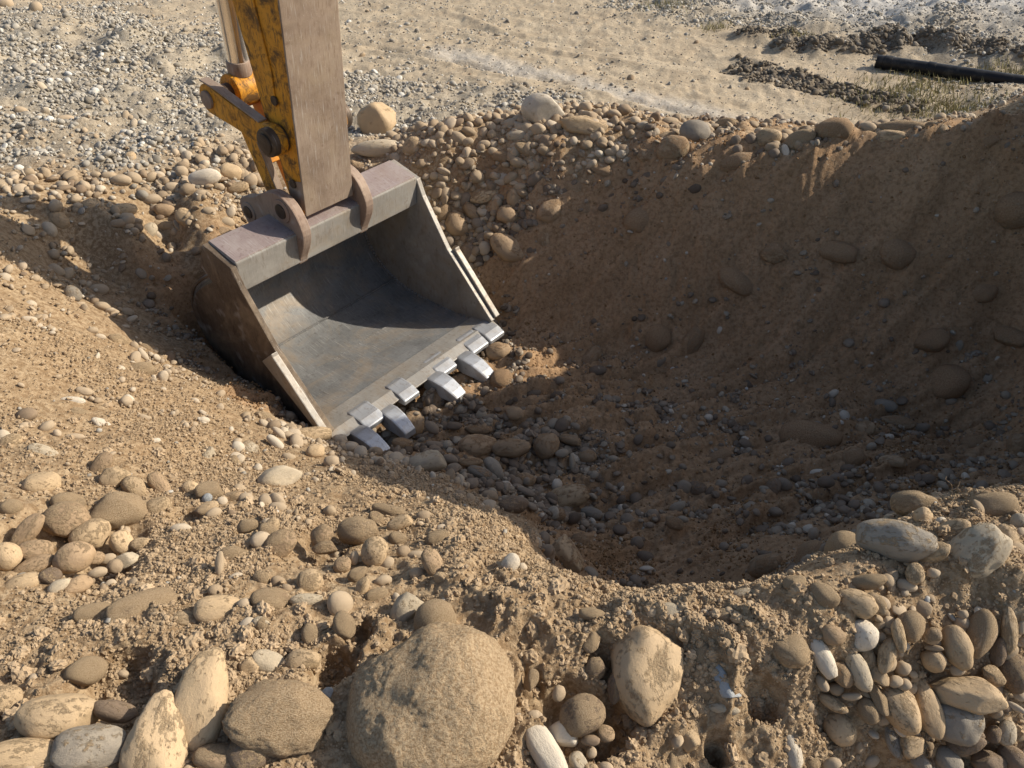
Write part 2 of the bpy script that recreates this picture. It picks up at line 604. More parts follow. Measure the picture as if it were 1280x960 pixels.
def mat_scatter(name, stops, rough=.85, bump=.6, scale=30):
    """small stones and crumbs: each instance carries its own tone (0..1)"""
    t = NT(name)
    v = t.obj()
    tone = t.attr('tone', 'INSTANCER').outputs['Fac']
    n = t.noise(v, 2.2, 5, .7)
    c = t.ramp(t.math('ADD', tone, t.math('MULTIPLY', t.math('SUBTRACT', n, .5), .35)), stops)
    return t.base(c, rough, t.bump(n, bump, .0025))


def mat_steel(name, a, b, rust, metal=.35, rough=.55, dirt=.4):
    t = NT(name)
    v = t.obj()
    mp = t.n('ShaderNodeMapping')
    mp.inputs['Scale'].default_value = (1, 1, .3)
    t.l(v, mp.inputs[0])
    n1, n2, n3 = t.noise(v, 4, 6, .65, .5), t.noise(mp.outputs[0], 42, 5, .7), t.noise(v, 150, 3, .7)
    c = t.mix(t.ramp(n1, [(.35, 0.0), (.65, 1.0)]), a, b)
    c = t.mix(t.ramp(n2, [(.55, 0.0), (.7, .55)]), c, rust)
    spots = t.ramp(t.noise(v, 24, 3, .5), [(.68, 0.0), (.72, 1.0)])
    c = t.mix(t.math('MULTIPLY', spots, .45), c, rust)
    c = t.mix(t.ramp(n3, [(.62, 0.0), (.72, dirt)]), c, (.48, .44, .38))
    c = t.mix(t.ramp(t.noise(v, 2.6, 6, .72, 1.0), [(.46, 0.0), (.66, dirt)]), c, (.33, .25, .165))
    sc = t.n('ShaderNodeMapping')
    sc.inputs['Scale'].default_value = (1, .05, .05)
    t.l(v, sc.inputs[0])
    scr = t.noise(sc.outputs[0], 190, 2, .5)
    c = t.mix(t.ramp(scr, [(.6, 0.0), (.72, .35)]), c, (.5, .48, .44))
    c = t.mix(t.ramp(scr, [(.28, .35), (.4, 0.0)]), c, rust)
    r = t.math('ADD', t.math('MULTIPLY', n2, .35), rough - .17)
    return t.base(c, r, t.bump(t.math('ADD', n2, t.math('MULTIPLY', n3, .5)), .25, .004), metal)


def mat_paint():
    t = NT('scratched_yellow_paint')
    v = t.obj()
    mp = t.n('ShaderNodeMapping')
    mp.inputs['Scale'].default_value = (1, 1, .22)
    mp.inputs['Rotation'].default_value = (.15, 0, 0)
    t.l(v, mp.inputs[0])
    n1, n2, n3 = t.noise(v, 5, 6, .65), t.noise(mp.outputs[0], 60, 5, .75), t.noise(v, 11, 5, .7, .6)
    c = t.mix(t.ramp(n1, [(.35, 0.0), (.7, 1.0)]), (.52, .215, .016), (.66, .30, .028))
    c = t.mix(t.ramp(n2, [(.53, 0.0), (.62, .85)]), c, (.12, .065, .025))
    grime = t.ramp(n3, [(.48, 0.0), (.62, .9)])
    c = t.mix(grime, c, (.10, .058, .026))
    return t.base(c, t.math('ADD', t.math('MULTIPLY', grime, .3), .5), t.bump(n2, .2, .003))


M = {}
M['ground'] = mat_ground()
M['stone'] = mat_stone()
M['pebble'] = mat_scatter('loose_pebbles', [(0, (.20, .14, .09)), (.35, (.33, .245, .155)), (.7, (.41, .32, .22)), (1, (.49, .42, .32))])
M['gravel'] = mat_scatter('grey_gravel', [(0, (.17, .145, .11)), (.4, (.29, .255, .205)), (.75, (.39, .355, .295)), (1, (.56, .53, .47))])
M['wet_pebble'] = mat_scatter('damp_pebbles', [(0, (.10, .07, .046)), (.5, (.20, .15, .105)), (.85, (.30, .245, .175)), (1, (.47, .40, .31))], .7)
M['crumb'] = mat_scatter('soil_crumbs', [(0, (.29, .205, .122)), (.5, (.37, .265, .16)), (1, (.44, .325, .205))], .95, 1.0)
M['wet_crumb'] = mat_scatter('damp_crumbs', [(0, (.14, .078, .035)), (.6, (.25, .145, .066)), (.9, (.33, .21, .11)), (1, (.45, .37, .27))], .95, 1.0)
M['ridge_clod'] = mat_scatter('dark_clods', [(0, (.075, .058, .04)), (.6, (.15, .12, .085)), (1, (.26, .22, .17))], .95, 1.0)
M['plate_out'] = mat_steel('shade_toned_muddy_plate', (.085, .06, .04), (.15, .11, .075), (.05, .032, .02), .15, .7, .6)  # mud brown, darkened further to stand in for shade on the outer side
M['steel'] = mat_steel('worn_bucket_steel', (.26, .24, .21), (.38, .35, .305), (.17, .115, .08), .3, .55, .55)
M['steel_in'] = mat_steel('polished_bucket_inside', (.155, .153, .147), (.235, .232, .222), (.10, .085, .07), .3, .6, .6)
M['stick_face'] = mat_steel('scoured_stick_plate', (.195, .14, .10), (.31, .235, .175), (.12, .065, .04), .15, .65, .5)
M['rusty'] = mat_steel('rusty_plate', (.25, .17, .125), (.33, .25, .19), (.13, .08, .05), .2, .7, .2)
M['beam_top'] = mat_steel('purplish_worn_plate', (.27, .205, .19), (.36, .30, .27), (.17, .10, .085), .25, .55, .2)
M['tooth'] = mat_steel('shiny_tooth_steel', (.34, .34, .34), (.52, .53, .54), (.17, .13, .095), .45, .48, .65)
M['grease'] = mat_steel('greasy_pin', (.05, .035, .024), (.11, .075, .05), (.03, .02, .015), .3, .55, .1)
M['paint'] = mat_paint()
t_ = NT('bounce_bright_orange_paint')
M['orange'] = t_.base(t_.mix(t_.ramp(t_.noise(t_.obj(), 14, 5, .7), [(.5, 0.0), (.68, .8)]), (.62, .24, .02), (.25, .11, .03)), .5)  # orange brightened to stand in for bounced light inside the link
t_ = NT('chrome_rod')
M['chrome'] = t_.base(t_.mix(t_.noise(t_.obj(), 30, 3), (.74, .73, .71), (.84, .83, .81)), .15, None, .95)
t_ = NT('black_plastic')
_n = t_.noise(t_.obj(), 9, 6, .7)
M['black'] = t_.base(t_.mix(t_.ramp(_n, [(.5, 0.0), (.7, .5)]), (.012, .012, .013), (.10, .09, .075)), .45, t_.bump(_n, .1, .01))
t_ = NT('dry_root')
M['root'] = t_.base(t_.mix(t_.noise(t_.obj(), 40, 3), (.30, .19, .10), (.48, .34, .2)), .9)
t_ = NT('sparse_grass')
M['grass'] = t_.base(t_.mix(t_.ramp(t_.n('ShaderNodeObjectInfo').outputs['Random'], [(0, 0.0), (1, 1.0)]), (.13, .13, .05), (.33, .28, .13)), .8)

# ---------------------------------------------------------------- ground sheet
ys = [-40., -20., -10., -5., -2., -1., -.4, 0., .2, .35]
while ys[-1] < 12.8:
    ys.append(ys[-1] + max(.0058, .0046 * ys[-1]))
while ys[-1] < 300:
    ys.append(ys[-1] * 1.1)
ys = np.array(ys)
NX = 760
s = np.linspace(-1, 1, NX)
s = .40 * s + .25 * s ** 3 + .35 * s ** 9
hw = np.where(ys > 12.8, ys * 1.6, np.maximum(np.abs(ys) * 1.15 + 2.6, 0))
GX = s[None, :] * hw[:, None] + 0.15
GY = np.repeat(ys[:, None], NX, 1)
ZN = zones(GX, GY)
ZN[1] = sstep(.1, .75, ZN[1] + .18 * fbm(GX, GY, 3.5, 3, 131))
GZ = full_height(GX, GY, ZN) - (.035 + .015 * (GY < 2.2)) * sstep(.5, .9, ZN[2]) * sstep(6.0, 5.2, GY)   # piled stones lie above this, with gaps under them
HOLES = [(115, 695, 50, .07), (40, 690, 40, .06), (418, 842, 34, .11), (735, 892, 60, .17), (150, 880, 60, .10), (1235, 880, 60, .10), (1180, 945, 60, .12),
         (962, 862, 20, .09), (906, 905, 18, .09), (752, 822, 26, .09), (450, 792, 26, .07), (1050, 860, 40, .07), (300, 640, 24, .05), (220, 615, 24, .05), (400, 660, 40, .04)]
for hu, hv, hr, hd in HOLES:
    zc_ = -1.9 if hv > 760 else -2.0
    qx, qy = gp(hu, hv, zc_)
    rr = hr * (qy * CP - zc_ * SP) / FOC
    q_ = np.hypot(GX - qx, GY - qy) * (1 + .55 * fbm(GX, GY, 9, 3, 171)) / rr
    GZ = GZ - hd * sstep(1.15, .45, q_)
NR = len(ys)
idx = np.arange(NR * NX).reshape(NR, NX)
F = np.stack([idx[:-1, :-1], idx[:-1, 1:], idx[1:, 1:], idx[1:, :-1]], -1).reshape(-1, 4)
V = np.stack([GX, GY, GZ], -1).reshape(-1, 3)
ground_me = np_mesh('ground', V, F)
dark = np.zeros_like(GX)
for p, q, h, w in RIDGE[:4]:
    d, t, L = seg_dist(GX, GY, p, q)
    dark = np.maximum(dark, np.exp(-(d / (w * .9)) ** 2) * min(1, h * 7) * (.8 + .4 * fbm(GX, GY, 7, 2, 151)))
for p, q, w in TRACKS:
    d, t, L = seg_dist(GX, GY, p, q)
    dark = np.maximum(dark, .4 * sstep(w * .8, w * .3, d) * (t > 0) * (t < L))
pu, pv, pdp = project(GX, GY, GZ)
pp, pq = gp(560, 70, -2.78), gp(960, 160, -2.78)
d, t, L = seg_dist(GX, GY, pp, pq)
pale = .5 * sstep(.35, .0, d + .15 * fbm(GX, GY, 3, 3, 161)) * sstep(5.9, 6.5, GY)
A0 = gp(1130, 20, -2.8)
far_pale = sstep(2.6, .9, np.hypot((GX - A0[0] - 1.2) * .55, GY - A0[1] - 1.4) + .5 * fbm(GX, GY, 1.5, 3, 163)) * (dark < .3)
pale = np.clip(np.maximum(pale, far_pale), 0, 1)
for nm, arr in (('dry', sstep(5.0, 6.2, GY)), ('gravel', ZN[0]), ('moist', ZN[1]), ('dark', np.clip(dark, 0, 1)), ('pale', pale)):
    at = ground_me.attributes.new(nm, 'FLOAT', 'POINT')
    at.data.foreach_set('value', np.clip(arr, 0, 1).astype(np.float32).ravel())
ground = tag(link('ground', ground_me, M['ground']), kind='structure')


def ground_z(x, y):
    x, y = np.atleast_1d(np.asarray(x, float)), np.atleast_1d(np.asarray(y, float))
    zn = zones(x, y)
    return full_height(x, y, zn)


# ---------------------------------------------------------------- the excavator
C0 = Vector((-1.230, 4.251, -2.109))
YAW = R(50.594)
exc = bpy.data.objects.new('excavator', None)
COL.objects.link(exc)
exc.location = C0
exc.rotation_euler = (0, 0, YAW)
tag(exc, 'yellow excavator arm with worn grey steel bucket lowered into the pit', 'excavator')
# local frame: x along the bucket pin, y away from the machine, z up;  profile points are (n, z) with n = -y


def bm_obj(name, bm, mat, parent, bevel=0.0, smooth=False, seg=2):
    bmesh.ops.recalc_face_normals(bm, faces=bm.faces)
    if bevel:
        es = [e for e in bm.edges if len(e.link_faces) == 2 and e.calc_face_angle(0) > R(28)]
        bmesh.ops.bevel(bm, geom=es, offset=bevel, segments=seg, affect='EDGES', profile=.6, clamp_overlap=True)
    me = bpy.data.meshes.new(name)
    bm.to_mesh(me)
    bm.free()
    if smooth:
        for p in me.polygons:
            p.use_smooth = True
        try:
            me.set_sharp_from_angle(angle=R(38))
        except Exception:
            pass
    return link(name, me, mat, parent)


def prism(bm, prof, u0, u1):
    a = [bm.verts.new((u0, -n, z)) for n, z in prof]
    b = [bm.verts.new((u1, -n, z)) for n, z in prof]
    bm.faces.new(a)
    bm.faces.new(b[::-1])
    k = len(prof)
    for i in range(k):
        bm.faces.new((a[i], b[i], b[(i + 1) % k], a[(i + 1) % k]))


def ribbon(bm, prof, th, u0, u1):
    """a bent plate: polyline profile thickened to one side"""
    P = [Vector((n, z)) for n, z in prof]
    off = []
    for i, q in enumerate(P):
        d = (P[min(i + 1, len(P) - 1)] - P[max(i - 1, 0)]).normalized()
        off.append(q + Vector((d.y, -d.x)) * th)
    prism(bm, [tuple(q) for q in P] + [tuple(q) for q in off[::-1]], u0, u1)


def tube(bm, p, q, r, seg=24, r2=None):
    p, q = Vector(p), Vector(q)
    d = q - p
    m = Matrix.Translation((p + q) / 2) @ d.to_track_quat('Z', 'Y').to_matrix().to_4x4()
    bmesh.ops.create_cone(bm, cap_ends=True, segments=seg, radius1=r, radius2=r if r2 is None else r2, depth=d.length, matrix=m)


def P3(u, n, z):
    return (u, -n, z)


def curve_pts(pts, n=5):
    """smooth a profile (Catmull-Rom)"""
    out = []
    for i in range(len(pts) - 1):
        p0, p1, p2, p3 = (np.array(pts[max(0, min(len(pts) - 1, j))]) for j in (i - 1, i, i + 1, i + 2))
        for k in range(n):
            t = k / n
            out.append(tuple(.5 * ((2 * p1) + (-p0 + p2) * t + (2 * p0 - 5 * p1 + 4 * p2 - p3) * t * t + (-p0 + 3 * p1 - 3 * p2 + p3) * t ** 3)))
    out.append(tuple(pts[-1]))
    return out


INNER = curve_pts([(.02, -.20), (-.14, -.30), (-.28, -.42), (-.36, -.57), (-.33, -.72), (-.2, -.87), (-.03, -.955), (.2, -.988), (.45, -.985), (.70, -.958), (.80, -.94)], 4)
FRONT = [(.235, -.06), (.275, -.165), (.47, -.485), (.85, -.90)]
bucket = None
bm = bmesh.new()
ribbon(bm, INNER, .03, -.69, .69)
bucket = bm_obj('bucket', bm, M['steel_in'], exc, .003, True)
for sgn in (-1, 1):
    bm = bmesh.new()
    prof = [(0, 0)] + FRONT + [(.80, -.965)] + [(n - .0, z - .028) for n, z in INNER[::-1][1:-1]] + [(-.10, -.17)]
    # pull the outline a little outward so that the shell's edge is covered
    u0, u1 = (.685, .72) if sgn > 0 else (-.72, -.685)
    prism(bm, prof, u0, u1)
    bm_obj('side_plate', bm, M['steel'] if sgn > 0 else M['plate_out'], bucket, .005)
    bm = bmesh.new()
    a, b = np.array((.485, -.50)), np.array((.845, -.895))
    d = (b - a) / np.linalg.norm(b - a)
    nrm = np.array((-d[1], d[0]))
    prof = [a + nrm * .03, a + nrm * .022 + d * .02, b + nrm * .018, b - nrm * .03, a - nrm * .13]
    u0, u1 = (.723, .765) if sgn > 0 else (-.765, -.723)
    prism(bm, [tuple(q) for q in prof], u0, u1)
    sc = bm_obj('side_cutter', bm, M['steel'], bucket, .006)
bm = bmesh.new()
ribbon(bm, [(n * 1.0 - .0, z - .033) if z < -.7 else (n - .033, z - .01) for n, z in INNER], .014, -.70, .70)
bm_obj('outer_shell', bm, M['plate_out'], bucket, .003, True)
# torque tube across the top
bm = bmesh.new()
prism(bm, [(0, 0.004), (.24, -.046), (.22, -.235), (.19, -.255), (.02, -.215), (-.11, -.19)], -.684, .684)
beam = bm_obj('top_beam', bm, M['steel'], bucket, .008)
bm = bmesh.new()
prism(bm, [(.004, .008), (.228, -.038), (.227, -.046), (.003, 0.0)], -.68, .68)
bm_obj('beam_plate', bm, M['beam_top'], bucket, .002)
# seams in the bucket floor: two overlapping wear plates
bm = bmesh.new()
ribbon(bm, [(n, z + .006) for n, z in INNER if -.1 < n < .83 and z < -.8][0:], .005, -.675, .675)
bm_obj('floor_plate', bm, M['steel_in'], bucket, .001)
bm = bmesh.new()
ribbon(bm, [(.27, -.972), (.45, -.972), (.66, -.952)], .006, -.67, .67)
bm_obj('wear_plate', bm, M['steel_in'], bucket, .001)
bm = bmesh.new()
for n, z in ((-.075, -.925), (.265, -.975), (.665, -.95)):
    for k in range(70):
        u = -.67 + 1.34 * k / 69
        bmesh.ops.create_icosphere(bm, subdivisions=1, radius=.011 + .003 * random.random(), matrix=Matrix.Translation(P3(u, n, z)) @ Matrix.Diagonal((1.5, .8, .45, 1)))
for sgn in (-1, 1):
    for (n, z), (n2, z2) in zip(INNER[:-1], INNER[1:]):
        for k in range(2):
            q = (k + .5) / 2
            bmesh.ops.create_icosphere(bm, subdivisions=1, radius=.016, matrix=Matrix.Translation(P3(sgn * .68, n + (n2 - n) * q, z + (z2 - z) * q + .004)))
bm_obj('weld_seam', bm, M['steel_in'], bucket, 0, True)
# cutting edge, wear pads and teeth
bm = bmesh.new()
prism(bm, [(.665, -.957), (.67, -.94), (.83, -.918), (.905, -.945), (.90, -.958), (.80, -.985)], -.72, .72)
bm_obj('cutting_edge', bm, M['steel'], bucket, .004)
pad0 = None
for u in (.635, .475, .17, -.165, -.46):
    if pad0 is None:
        bm = bmesh.new()
        prism(bm, [(.76, -.93), (.80, -.914), (.89, -.924), (.948, -.95), (.943, -.985), (.86, -.99)], -.072, .072)
        pad0 = bm_obj('wear_pad', bm, M['tooth'], bucket, .009)
        pad0.location.x = u
    else:
        o = pad0.copy()
        COL.objects.link(o)
        o.location.x = u
        o.scale.x = random.uniform(.85, 1.08)
        o.location.y = random.uniform(0, .014)
        o.location.z = random.uniform(-.008, .002)
tooth0 = None
for i, u in enumerate((.335, .02, -.295, -.60)):
    if tooth0 is None:
        bm = bmesh.new()
        prof_u = [(.86, .062, -.945, -1.03), (.95, .068, -.935, -1.045), (1.03, .064, -.945, -1.04), (1.10, .058, -.972, -1.045), (1.145, .052, -.995, -1.045)]
        rings = []
        for n, w, zt, zb in prof_u:
            rings.append([bm.verts.new(P3(a, n, z)) for a, z in ((-w * .88, zb), (w * .88, zb), (w * .8, zt), (-w * .8, zt))])
        bm.faces.new(rings[0])
        bm.faces.new(rings[-1][::-1])
        for r0, r1 in zip(rings[:-1], rings[1:]):
            for j in range(4):
                bm.faces.new((r0[j], r0[(j + 1) % 4], r1[(j + 1) % 4], r1[j]))
        tooth0 = bm_obj('tooth', bm, M['tooth'], bucket, .011)
        tooth0.location.x = u
    else:
        o = tooth0.copy()
        COL.objects.link(o)
        o.location.x = u
        k_ = (1, .93, .86, .97)[i]                     # worn down unevenly
        o.scale = ((1, 1.06, .95, .98)[i], k_, 1)
        o.location.y = -.93 * (1 - k_)
        o.rotation_euler.z = (0, .05, -.06, .03)[i]
# hinge ears
EAR = [(-.225, -.17), (-.285, -.05), (-.255, .03), (-.12, .075), (-.03, .125), (.08, .165), (.17, .155), (.25, .10), (.30, -.01), (.285, -.10), (.232, -.20), (.205, -.255), (.16, -.20), (-.08, -.12)]
EAR = curve_pts(EAR, 3)[:-1]
for u in (-.25, .225):
    bm = bmesh.new()
    prism(bm, EAR, u - .03, u + .03)
    ear = bm_obj('hinge_ear', bm, M['rusty'], bucket, .008)
    s_ = -1 if u < 0 else 1
    for (n, z), r in (((-.20, -.045), .062), ((.145, .072), .07)):
        bm = bmesh.new()
        tube(bm, P3(u - .038, n, z), P3(u + .038, n, z), r, 28)
        bm_obj('boss', bm, M['rusty'], ear, .006, True)
        bm = bmesh.new()
        tube(bm, P3(u - .046, n, z), P3(u + .046, n, z), r * .62, 24)
        bm_obj('pin', bm, M['grease'], ear, .004, True)
# the stick
bm = bmesh.new()
TOP = 3.2
k_ = (TOP - .02) / 1.12
prof = [(.155, .0), (.20, .02), (.205, .05), (.205 + .105 * k_, TOP), (-.30, TOP), (-.09, 1.15), (-.03, .75), (.0, .5), (.055, .30), (.08, .08), (.105, .02)]
prism(bm, prof, -.168, .168)
stick = bm_obj('stick', bm, M['paint'], exc, .006)
bm = bmesh.new()
q0, q1 = np.array((.205, .03)), np.array((.205 + .105 * k_, TOP - .01))
prism(bm, [tuple(q0), tuple(q1), (q1[0] + .012, q1[1]), (q0[0] + .012, q0[1] - .012)], -.176, .176)
bm_obj('face_plate', bm, M['stick_face'], stick, .003)
bm = bmesh.new()
prism(bm, [(.215, .05), (.085, .04), (.10, .20), (.232, .23)], -.173, .173)
bm_obj('tip_plate', bm, M['rusty'], stick, .003)
for nn_, zz in ((.15, .20), (.13, .66)):
    bm = bmesh.new()
    tube(bm, P3(-.172, nn_, zz), P3(-.185, nn_, zz), .026, 10)
    bm_obj('bolt', bm, M['grease'], stick, .003)
bm = bmesh.new()   # raised stiffener down the side, as in the folded plate of the stick
prism(bm, [(.13, .62), (.07, .80), (.02, 1.2), (-.02, 2.2), (.03, 2.2), (.11, 1.2), (.15, .80)], -.178, -.169)
bm_obj('side_stiffener', bm, M['paint'], stick, .008)
for sgn in (-1, 1):
    bm = bmesh.new()
    tube(bm, P3(sgn * .17, .115, .455), P3(sgn * .275, .115, .455), .078, 32)
    boss = bm_obj('pivot_boss', bm, M['grease'], stick, .010, True)
    bm = bmesh.new()
    tube(bm, P3(sgn * .275, .115, .455), P3(sgn * .287, .115, .455), .055, 28)
    bm_obj('pivot_pin', bm, M['grease'], boss, .005, True)
# rocker levers on both sides
JN, JZ = -.43, .555
for sgn in (-1, 1):
    bm = bmesh.new()
    d = Vector((.115 - JN, .455 - JZ)).normalized()
    nn = Vector((-d.y, d.x))
    a, b = Vector((JN, JZ)), Vector((.115, .455))
    prof = []
    for k in range(9):
        an = math.pi / 2 + math.pi * k / 8
        prof.append(a + (d * math.cos(an) + nn * math.sin(an)) * .085)
    prof += [a + d * .2 - nn * .075, b - d * .1 - nn * .075]
    for k in range(7):
        an = -math.pi / 2 + math.pi * k / 6
        prof.append(b + (d * math.cos(an) + nn * math.sin(an)) * .085)
    prof += [b - d * .1 + nn * .06, a + d * .2 + nn * .065]
    u0, u1 = sgn * .185, sgn * .232
    prism(bm, [tuple(q) for q in prof], min(u0, u1), max(u0, u1))
    lv = bm_obj('rocker_lever', bm, M['paint'], exc, .008)
    bm = bmesh.new()
    tube(bm, P3(sgn * .233, JN, JZ), P3(sgn * .25, JN, JZ), .05, 24)
    bm_obj('pin', bm, M['rusty'], lv, .004, True)
    bm = bmesh.new()
    prism(bm, [tuple(a + nn * .085 - d * .06), tuple(a + nn * .088 + d * .06), tuple(b + nn * .062 - d * .1), tuple(b + nn * .072 - d * .1), tuple(a + nn * .1 + d * .06), tuple(a + nn * .095 - d * .06)], min(u0, u1) - .004, max(u0, u1) + .004)
    bm_obj('lever_edge', bm, M['rusty'], lv, .003)
# H link from the lever joint to the bucket ears
LB = Vector((-.20, -.045))
LA = Vector((JN, JZ))
dl = (LB - LA).normalized()
nl = Vector((-dl.y, dl.x))
lk = None
for sgn in (-1, 1):
    bm = bmesh.new()
    prism(bm, [tuple(LA - dl * .07 + nl * .065), tuple(LB + dl * .06 + nl * .06), tuple(LB + dl * .06 - nl * .06), tuple(LA - dl * .07 - nl * .065)], min(sgn * .05, sgn * .09), max(sgn * .05, sgn * .09))
    if lk is None:
        lk = bm_obj('bucket_link', bm, M['paint'], exc, .008)
    else:
        bm_obj('link_bar', bm, M['orange'], lk, .008)
    bm = bmesh.new()
    prism(bm, [tuple(LA + dl * .10 + nl * .062), tuple(LB - dl * .05 + nl * .060), tuple(LB - dl * .05 + nl * .072), tuple(LA + dl * .10 + nl * .074)], min(sgn * .048, sgn * .093), max(sgn * .048, sgn * .093))
    bm_obj('link_edge', bm, M['stick_face'], lk, .004)  # strip in the stick plate's tone along one edge of each bar
bm = bmesh.new()
mid = LA + (LB - LA) * .5
prism(bm, [tuple(mid - dl * .11 + nl * .045), tuple(mid + dl * .11 + nl * .045), tuple(mid + dl * .11 - nl * .045), tuple(mid - dl * .11 - nl * .045)], -.049, .049)
bm_obj('cross_web', bm, M['orange'], lk, .004)
bm = bmesh.new()
tube(bm, P3(-.19, *LA), P3(.19, *LA), .055, 24)
bm_obj('joint_pin', bm, M['grease'], lk, .004, True)
# bucket cylinder
RD = Vector((-.33, 1.9)) - LA
bm = bmesh.new()
tube(bm, P3(0, *(LA + RD * .06)), P3(0, -.33, 1.9), .060, 32)
rod = bm_obj('hydraulic_cylinder', bm, M['chrome'], exc, 0, True)
bm = bmesh.new()
tube(bm, P3(-.085, *LA), P3(.085, *LA), .10, 28)
bm_obj('rod_eye', bm, M['paint'], rod, .01, True)
bm = bmesh.new()
tube(bm, P3(0, *(LA + RD * .06)), P3(0, *(LA + RD * .12)), .068, 20)
bm_obj('rod_collar', bm, M['rusty'], rod, .008, True)
bm = bmesh.new()
tube(bm, P3(0, -.33, 1.9), P3(0, -.27, 3.1), .085, 32)
bm_obj('barrel', bm, M['paint'], rod, .01, True)

# ---------------------------------------------------------------- black pipe on the far ground
p, q = gp(1096, 74, -2.72), gp(1330, 108, -2.72)
z0, z1 = float(ground_z(*p)[0]) + .03, float(ground_z(*q)[0]) + .05
pa, pb = Vector((p[0], p[1], max(z0, -2.74))), Vector((q[0], q[1], max(z1, -2.74)))
pb = pa + (pb - pa) * 2.2
pb.z = pa.z
pipe = bpy.data.objects.new('drain_pipe', None)
COL.objects.link(pipe)
pipe.location = pa
tag(pipe, 'long black plastic pipe lying on the far ground beside a dark soil ridge', 'pipe')
bm = bmesh.new()
d = pb - pa
tube(bm, (0, 0, 0), d, .068, 28)
bmesh.ops.delete(bm, geom=[f for f in bm.faces if len(f.verts) > 4], context='FACES_ONLY')
r_ = bmesh.ops.solidify(bm, geom=bm.faces[:], thickness=.008)
bm_obj('pipe_barrel', bm, M['black'], pipe, 0, True)
for f_ in (.02, .13):
    bm = bmesh.new()
    tube(bm, d * f_, d * (f_ + .02), .074, 28)
    bm_obj('pipe_joint', bm, M['black'], pipe, .004, True)

